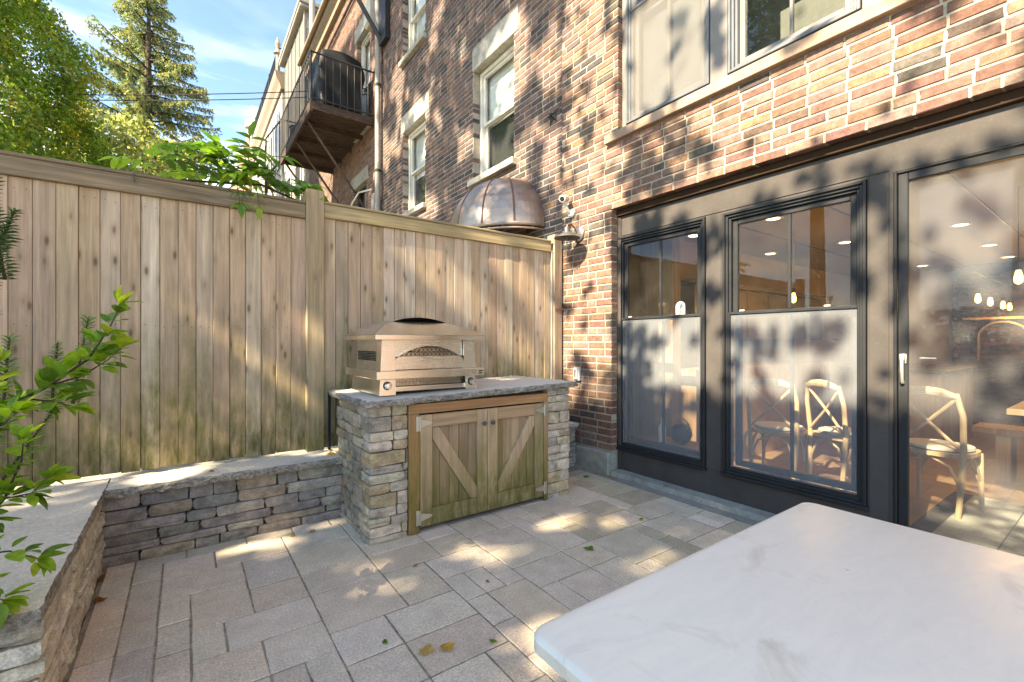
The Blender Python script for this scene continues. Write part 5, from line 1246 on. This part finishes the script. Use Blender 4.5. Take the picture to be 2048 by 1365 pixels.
def clumpy(label, name, cx, cy, prof, z0, z1, nclump, nleaf, cl_r, lsize, pal, group=None, trunk=.2, hollow=.45, limbs=14, aspect=.5):
    T = thing(name, label, 'tree', (cx, cy, 0), group)
    b = MB(); b.tube([(cx, cy, -.3), (cx+.1, cy, z0+.4*(z1-z0)), (cx, cy, z1-.4)], [trunk, trunk*.7, trunk*.12], 8); b.build('trunk', M_bark, T, smooth=True)
    b = MB()
    for k in range(limbs):
        z = z0+(z1-z0)*(.05+.8*k/limbs); t = random.uniform(0, 6.28); r_ = prof(z)*.8; b.tube([(cx, cy, z-.3), (cx+r_*.5*math.cos(t), cy+r_*.5*math.sin(t), z+.1), (cx+r_*math.cos(t), cy+r_*math.sin(t), z+.5)], [.05,.03,.01], 5)
    b.build('limbs', M_bark, T)
    z = z0+(z1-z0)*rng.random(nclump*3); r0 = np.array([prof(q) for q in z]); keep = rng.random(len(z)) < (r0/r0.max())**1.4; z = z[keep][:nclump]; r0 = r0[keep][:nclump]; n = len(z)
    th = rng.random(n)*2*math.pi; lump = 1+.14*np.sin(3*th+z*1.1)+.1*np.sin(5*th-z*2.3)
    rr_ = r0*lump*(hollow+(1-hollow)*np.sqrt(rng.random(n)))
    Cc = np.stack([cx+rr_*np.cos(th), cy+rr_*np.sin(th), z], 1); out = np.stack([np.cos(th), np.sin(th), np.full(n, .45)], 1)
    base = pick(pal, n, .2)
    P = np.repeat(Cc, nleaf, 0)+rng.normal(0, 1, (n*nleaf, 3))*np.array([cl_r, cl_r, cl_r*.75]); Nn = np.repeat(out, nleaf, 0)
    cloud(P, Nn, lsize*(.7+.6*rng.random(len(P))), np.clip(np.repeat(base, nleaf, 0)*(1+rng.normal(0,.15,(len(P),1))), .004, 1), aspect, 'crown', T, None, .8)
    return T
clumpy('dense yellow-green arborvitae tree at the left edge beyond the fence', 'arborvitae_tree', -4.3, 14.0, lambda z: max(.15, .262*(15.6-z)), 1.0, 15.6, 6200, 42, .13, .085, [(.22,.36,.06), (.28,.40,.07), (.17,.31,.055), (.12,.24,.05), (.38,.35,.07), (.20,.34,.06)], trunk=.22, hollow=.8, aspect=.6)
clumpy('light green bushy young tree at the foot of the tall spruce', 'young_tree', -1.5, 17.5, lambda z: max(.1, 2.1*math.sqrt(max(0, 1-((z-4.0)/3.7)**2))), .6, 7.6, 560, 26, .22, .16, [(.30,.35,.13), (.25,.31,.11), (.36,.38,.17)], trunk=.1, hollow=.5)
clumpy('pale bush behind the fence vine', 'garden_bush', .6, 14.5, lambda z: max(.1, 1.3*math.sqrt(max(0, 1-((z-2.0)/2.3)**2))), .3, 4.2, 260, 26, .2, .14, [(.26,.29,.09), (.21,.25,.07)], trunk=.06, hollow=.5, limbs=6)
HG = thing('added_hedge', 'unseen dark green yew hedge added west of the yard to block low sky light', 'hedge', (-3.3, -.6, 0))  # out of view, added to cut sky light on the kitchen front
n_ = 20000; hp = np.stack([rng.uniform(-3.75, -2.85, n_), rng.uniform(-4.6, 3.45, n_), rng.uniform(.05, 1.75, n_)], 1); hp[:, 0] += .06*np.sin(hp[:, 1]*3+hp[:, 2]*2)
cloud(hp, np.tile(np.array((.8,0,.5)), (n_, 1)), .09*(.7+.6*rng.random(n_)), pick([(.05,.09,.03), (.07,.12,.035), (.045,.075,.03)], n_), .5, 'foliage', HG, None, .8)
b = MB()
for k in range(9): b.tube([(-3.3, -4.2+k*.92, -.1), (-3.3, -4.2+k*.92, 1.6)], [.05, .015], 6)
b.build('stems', M_bark, HG)
# spruce: tiers of sweeping boughs hung with needled twigs
SP = thing('spruce_tree', 'tall blue-green spruce with drooping twigs against the sky', 'tree', (-1.05, 20.0, 0))
sx_, sy_ = -1.05, 20.0
b = MB(); b.tube([(sx_, sy_, -.3), (sx_, sy_, 7), (sx_+.05, sy_, 14.3)], [.24,.16,.02], 8); b.build('trunk', M_bark, SP, smooth=True)
quadsV = []; qc = []; bb_ = MB()
z = 2.2
while z < 13.9:
    for k in range(7):
        th = random.uniform(0, 2*math.pi); L = (14.5-z)**.85*.52*random.uniform(.70,1.12); d = np.array([math.cos(th), math.sin(th), 0]); rise = random.uniform(.08,.30)+(.20 if d[0] < 0 else -.08)
        pts = [np.array([sx_, sy_, z])+d*L*t+np.array([0,0,L*(rise*t-.55*t*t+.38*t**3)]) for t in np.linspace(0, 1, 7)]
        bb_.tube([tuple(p) for p in pts], [.035*(1-.85*i/6) for i in range(7)], 5)
        nt_ = int(L*25)+5
        for j in range(nt_):
            t = .12+.88*(j+random.random())/nt_; i = min(5, int(t*6)); q = pts[i]+(pts[i+1]-pts[i])*(t*6-i); side = np.array([-d[1], d[0], 0])*random.choice((-1, 1))
            tl_ = random.uniform(.22,.5)*(1.15-.55*t); tip = q+side*tl_*random.uniform(.1,.75)+d*tl_*.35+np.array([0,0,-tl_*random.uniform(.4,1.0)])
            col = np.array(random.choice([(.20,.26,.14), (.25,.29,.15), (.16,.22,.14), (.30,.30,.14), (.13,.19,.14)]))*random.uniform(.8,1.2)
            for u in range(10):
                s_ = q+(tip-q)*(u+.5)/10; dirn = rng.normal(0, 1, 3); dirn[2] -= .5; dirn /= np.linalg.norm(dirn); l_ = random.uniform(.06,.11); w_ = np.cross(dirn, rng.normal(0, 1, 3)); w_ *= .026/np.linalg.norm(w_)
                quadsV += [s_-w_, s_+dirn*l_*.5-w_*.2, s_+dirn*l_, s_+w_]; qc.append(col)
    z += .30
bb_.build('boughs', M_bark, SP, smooth=True); quads(np.array(quadsV), np.array(qc), 'needles', SP, M_leaf)
# ------------------------------------------------------------------ the yard's own tall trees, left of the picture: they dapple the house wall
d_ = np.array(SUN); d_ = d_/d_[0]
def sm(a, b, x): t = np.clip((x-a)/(b-a), 0, 1); return t*t*(3-2*t)
def vnoise(y, z, f, seed):
    r = np.random.default_rng(seed); g = r.random((64, 64)); u, v = y*f, z*f; i, j = np.floor(u).astype(int), np.floor(v).astype(int); a, c = u-i, v-j; a = a*a*(3-2*a); c = c*c*(3-2*c)
    G = lambda p, q: g[p % 64, q % 64]
    return (G(i,j)*(1-a)+G(i+1,j)*a)*(1-c)+(G(i,j+1)*(1-a)+G(i+1,j+1)*a)*c
def blob(y, z, cy, cz, ry, rz): return np.exp(-(((y-cy)/ry)**2+((z-cz)/rz)**2)**1.5)
def openness(y, z):
    """how much sun gets through the crowns, by the place it falls on the house wall plane"""
    n1 = vnoise(y, z, 2.1, 1); n2 = vnoise(y, z, 4.6, 2); n3 = vnoise(y, z, .9, 3)
    o = np.zeros_like(y)
    # crowns over the kitchen front: leafy sprays (dark) and gaps, each given by where its shadow lies on the wall
    f_ = _s*3.28+_c*y; u = 1024+910.2*(_c*3.28-_s*y)/np.maximum(f_, .3); v = 685-910.2*(z-CAM_H)/np.maximum(f_, .3)
    def el(cu, cv, ru, rv): q = ((u-cu)/ru)**2+((v-cv)/rv)**2; return 1/(1+np.exp((q-1)*4))
    front = .965+.25*np.minimum(0, n1-.42)
    for cu, cv, ru, rv, k in ((1330,448,95,36,1), (1255,520,22,60,.8), (1428,560,20,26,1), (1430,470,24,34,1), (1537,380,15,10,.9), (1610,338,22,26,1), (1648,330,17,30,1), (1622,386,22,12,.9), (1722,325,28,26,1), (1728,352,16,34,1), (1780,378,14,22,1), (1790,312,20,16,.9), (1850,300,26,18,.9), (1925,290,22,28,1), (2005,270,24,20,1),
        (1727,446,20,34,1), (1784,440,16,40,1), (1720,534,20,34,1), (1794,598,14,20,1), (1805,500,16,70,1), (1770,722,17,14,1), (1754,748,15,26,1), (1775,780,22,10,.9),
        (1982,393,26,14,1), (1934,371,13,10,.9), (1866,434,13,18,1), (1905,489,50,8,1), (1840,516,22,24,1), (2020,505,44,16,1), (2042,450,22,52,1), (1876,582,24,24,1), (1960,590,70,34,1), (1990,650,62,40,.95), (1905,655,26,36,1), (2004,741,20,13,1), (1868,692,16,20,1), (1832,640,12,30,.9), (1845,760,14,16,.8),
        (1268,690,30,62,.95), (1312,668,18,30,.9), (1262,770,26,40,.8), (1305,740,14,26,.7), (1490,652,26,20,1), (1542,656,18,34,1), (1516,704,11,38,1), (1582,668,14,22,.9), (1660,648,18,34,1), (1380,660,10,14,.7),
        (1360,300,100,70,.5), (1300,370,70,40,.45), (1450,250,40,24,.4), (1862,14,70,34,1), (1740,40,30,18,.7), (1640,292,16,12,.8), (1560,300,14,10,.7), (1250,290,30,16,.5), (1440,50,16,70,1), (1418,40,12,60,.8), (1600,50,90,46,.6), (1345,205,28,16,.8), (1290,215,20,10,.6)): front = front-k*el(cu, cv, ru, rv)
    for cu, cv, ru, rv in ((1250,452,18,30), (1349,404,18,15), (1330,440,15,17), (1388,424,15,16), (1434,414,16,18), (1443,524,19,50), (1449,590,13,22), (1700,360,16,18), (1760,400,13,17), (1790,350,14,20), (1756,445,17,34), (1931,629,24,22), (1884,624,20,22), (1839,588,18,22), (1975,560,20,12), (2035,612,16,22), (1900,700,18,24), (1310,715,14,14), (1292,690,10,22), (1625,350,8,14), (1880,276,20,18), (1965,282,18,18)): front = np.maximum(front, .97*el(cu, cv, ru, rv))
    far = .16+1.35*(n1-.56)+.55*(n2-.5)+.5*(n3-.5)
    band = sm(3.72, 3.35, y+.10*(z-3)+.3*(n1-.5)); o = far*(1-band)+front*band
    pier = (y > 2.86) & (y < 3.6) & (z < 2.35); o = np.where(pier, .82+.9*(n1-.5)+.7*(n2-.5), o)
    lowb = np.where(y > 2.8, .55, .9); o = np.where((z < lowb) & (y < 3.62), -.2, o)
    o = np.where((z < .42) & (y >= 3.3) & (y < 4.6), .12+.9*(n1-.5), o)
    # gaps that let sun reach the floor inside the door and the paving
    o = np.where((z > .1) & (z < .88) & (y < .62) , .34+1.1*(n2-.5), o)
    for fx_, fy_, rx2, ry2 in ((2.16,2.32,.20,.13), (2.42,2.1,.16,.08), (2.20,1.62,.28,.10), (1.95,2.3,.10,.07), (1.60,1.72,.10,.07), (1.55,1.25,.24,.12), (1.25,1.42,.18,.10), (1.15,1.06,.16,.1), (1.05,1.5,.12,.06)):
        dy = fy_+(3.2-fx_)*d_[1]; dz = (3.2-fx_)*d_[2]; o = np.maximum(o, -.2+.60*blob(y, z, dy, dz, ry2+.08, rx2*1.0))
    o = np.where((z < -1.4) & (z > -2.2) & (y > 2.3) & (y < 3.3), np.maximum(o, .05+.5*(n2-.5)), o)   # the shrubs by the planter
    return np.clip(o, 0, 1)
NT = 92000
ty = rng.uniform(-.4, 12.0, NT); tz = rng.uniform(-3.3, 8.6, NT); cut_ = (ty > 3.6) | (tz < 4.9); ty, tz = ty[cut_], tz[cut_]; NT = len(ty); op = openness(ty, tz)
def spread(v): return np.argsort(np.argsort(v))/len(v)            # even out the noise so that openness is the share left open
fr_ = ty < 3.6
nf = np.empty(NT); nf[fr_] = spread((.5*vnoise(ty, tz, 6.5, 11)+.5*vnoise(ty, tz, 13, 12))[fr_]); nf[~fr_] = spread((.6*vnoise(ty, tz, 3.0, 13)+.4*vnoise(ty, tz, 6.5, 14))[~fr_])
keep = nf > op-.02; ex_ = (op < .03) & (tz < .95) & (ty < 3.7); keep &= ~((tz < .6-.25*np.maximum(0, ty-4)) & (ty > 7)); yy, zz = np.concatenate([ty[keep]]+[ty[ex_]+rng.normal(0,.06,ex_.sum()) for _ in range(2)]), np.concatenate([tz[keep]]+[np.minimum(tz[ex_]+rng.normal(0,.06,ex_.sum()), .9) for _ in range(2)])
NR_ = rng.random(len(yy))
sd = np.where((zz < .9) & (yy < 3.6), 17+3*NR_, np.where(yy < 3.6, 8.8+1.6*NR_, 13+4*NR_))
P = np.stack([np.full(len(yy), 3.2), yy, zz], 1)-d_[None, :]*sd[:, None]
LC = [(.17,.22,.06), (.13,.18,.05), (.20,.25,.06)]
for i, (lo, hi, lab) in enumerate(((-99, .0, 'broad maple standing nearest the camera in the yard to the left'), (.0, 3.8, 'broad maple in the middle of the row to the left of the yard'), (3.8, 99, 'broad maple at the far end of the row to the left of the yard'))):
    s = (P[:, 1] > lo) & (P[:, 1] <= hi); q = P[s]; c_ = q.mean(0)
    T = thing('maple_tree', lab, 'tree', (float(c_[0]), float(c_[1]), 0)); b = MB(); zt_ = float(np.percentile(q[:, 2], 12)); b.tube([(c_[0], c_[1], -.3), (c_[0]+.1, c_[1], zt_*.5), (c_[0], c_[1], zt_)], [.3,.22,.10], 8)
    for k in range(16): t = q[random.randrange(len(q))]; b.tube([(c_[0], c_[1], zt_-.1), tuple((np.array((c_[0], c_[1], zt_))*.4+t*.6)+np.array((0,0,-.2))), tuple(t)], [.035,.02,.008], 5)
    b.build('trunk', M_bark, T, smooth=True)
    cloud(q, -np.tile(np.array(SUN), (len(q), 1)), .115*(.75+.5*rng.random(len(q))), pick(LC, len(q)), .72, 'crown', T, None, .55)
# ------------------------------------------------------------------ fallen leaves, weeds
FM = []
for k in range(3):
    r_ = random.Random(k); vs = [(0, 0, .012)]; n = 15
    for i in range(n):
        t = 2*math.pi*i/n; q = (.5+.32*(math.cos(t*5/2) ** 2))*(1-.25*math.cos(t)); vs.append((q*math.cos(t), q*.8*math.sin(t), r_.uniform(0,.22)+.1*math.sin(2*t+k)))
    me = bpy.data.meshes.new('fallen_leaf'); me.from_pydata(vs, [], [(0, 1+i, 1+(i+1) % n) for i in range(n)]); me.materials.append(M_leafo); FM.append(me)
def fallen(x, y, z, s, c, label):
    o = link('fallen_leaf', random.choice(FM), None, None, (x, y, z), c); o.scale = (s, s, s); o.rotation_euler = (random.uniform(-.15,.15), random.uniform(-.15,.15), random.uniform(0, 6)); tag(o, label, 'leaf', 'fallen leaves')
YE = (.62,.42,.10); BR = (.30,.14,.05); TN = (.50,.38,.2)
for (x, y, z, s, c, lab) in ((.765,1.655,.004,.045,(.60,.44,.16),'flat pale yellow leaf, left one of two lying together on the paving'), (.84,1.63,.004,.045,YE,'curled yellow leaf, right one of two lying together on the paving'),
    (.84,3.38,.424,.05,YE,'yellow leaf on the granite cap against the counter'), (-.36,3.14,.004,.06,BR,'curled brown leaf in the inner corner of the low wall'), (-.33,2.87,.004,.045,BR,'brown leaf on the border pavers near the planter'),
    (.55,3.13,.004,.035,TN,'small tan leaf at the foot of the low wall, nearer the planter'), (.66,3.12,.004,.035,TN,'small tan leaf at the foot of the low wall, nearer the counter'), (-.55,2.28,.425,.06,(.42,.28,.1),'tan leaf on the end of the granite cap under the shrub'), (1.02,2.32,.004,.02,(.40,.2,.1),'tiny reddish leaf on the paving before the counter'), (.13,3.36,.424,.025,(.4,.22,.1),'tiny brown leaf on the long granite cap')): fallen(x, y, z, s, c, lab)
def weed(x, y, s, lab):
    T = thing('weed', lab, 'weed', (x, y, 0), 'weeds in the paving joints')
    for k in range(5): 
        t = random.uniform(0, 6.28); place_leaf(LM[1], T, (x, y, .003), (math.cos(t), math.sin(t), .5), (0,0,1), s*random.uniform(.7,1.2), jit((.11,.26,.03), .2))
for x, y, s, lab in ((1.93,1.90,.035,'largest green weed sprouting in the paving in front of the marble table'), (1.02,1.55,.016,'tiny weed in the joint near the two yellow leaves'), (2.55,2.02,.02,'small weed sprig in the paving towards the house'), (.66,1.80,.018,'small weed in a joint left of the two yellow leaves'), (.40,1.02,.016,'tiny weed in the joint near the marble table corner'), (2.95,2.95,.03,'small weed beside the drain by the brick pier'), (1.25,1.95,.014,'tiny weed in the middle of the paving')): weed(x, y, s, lab)
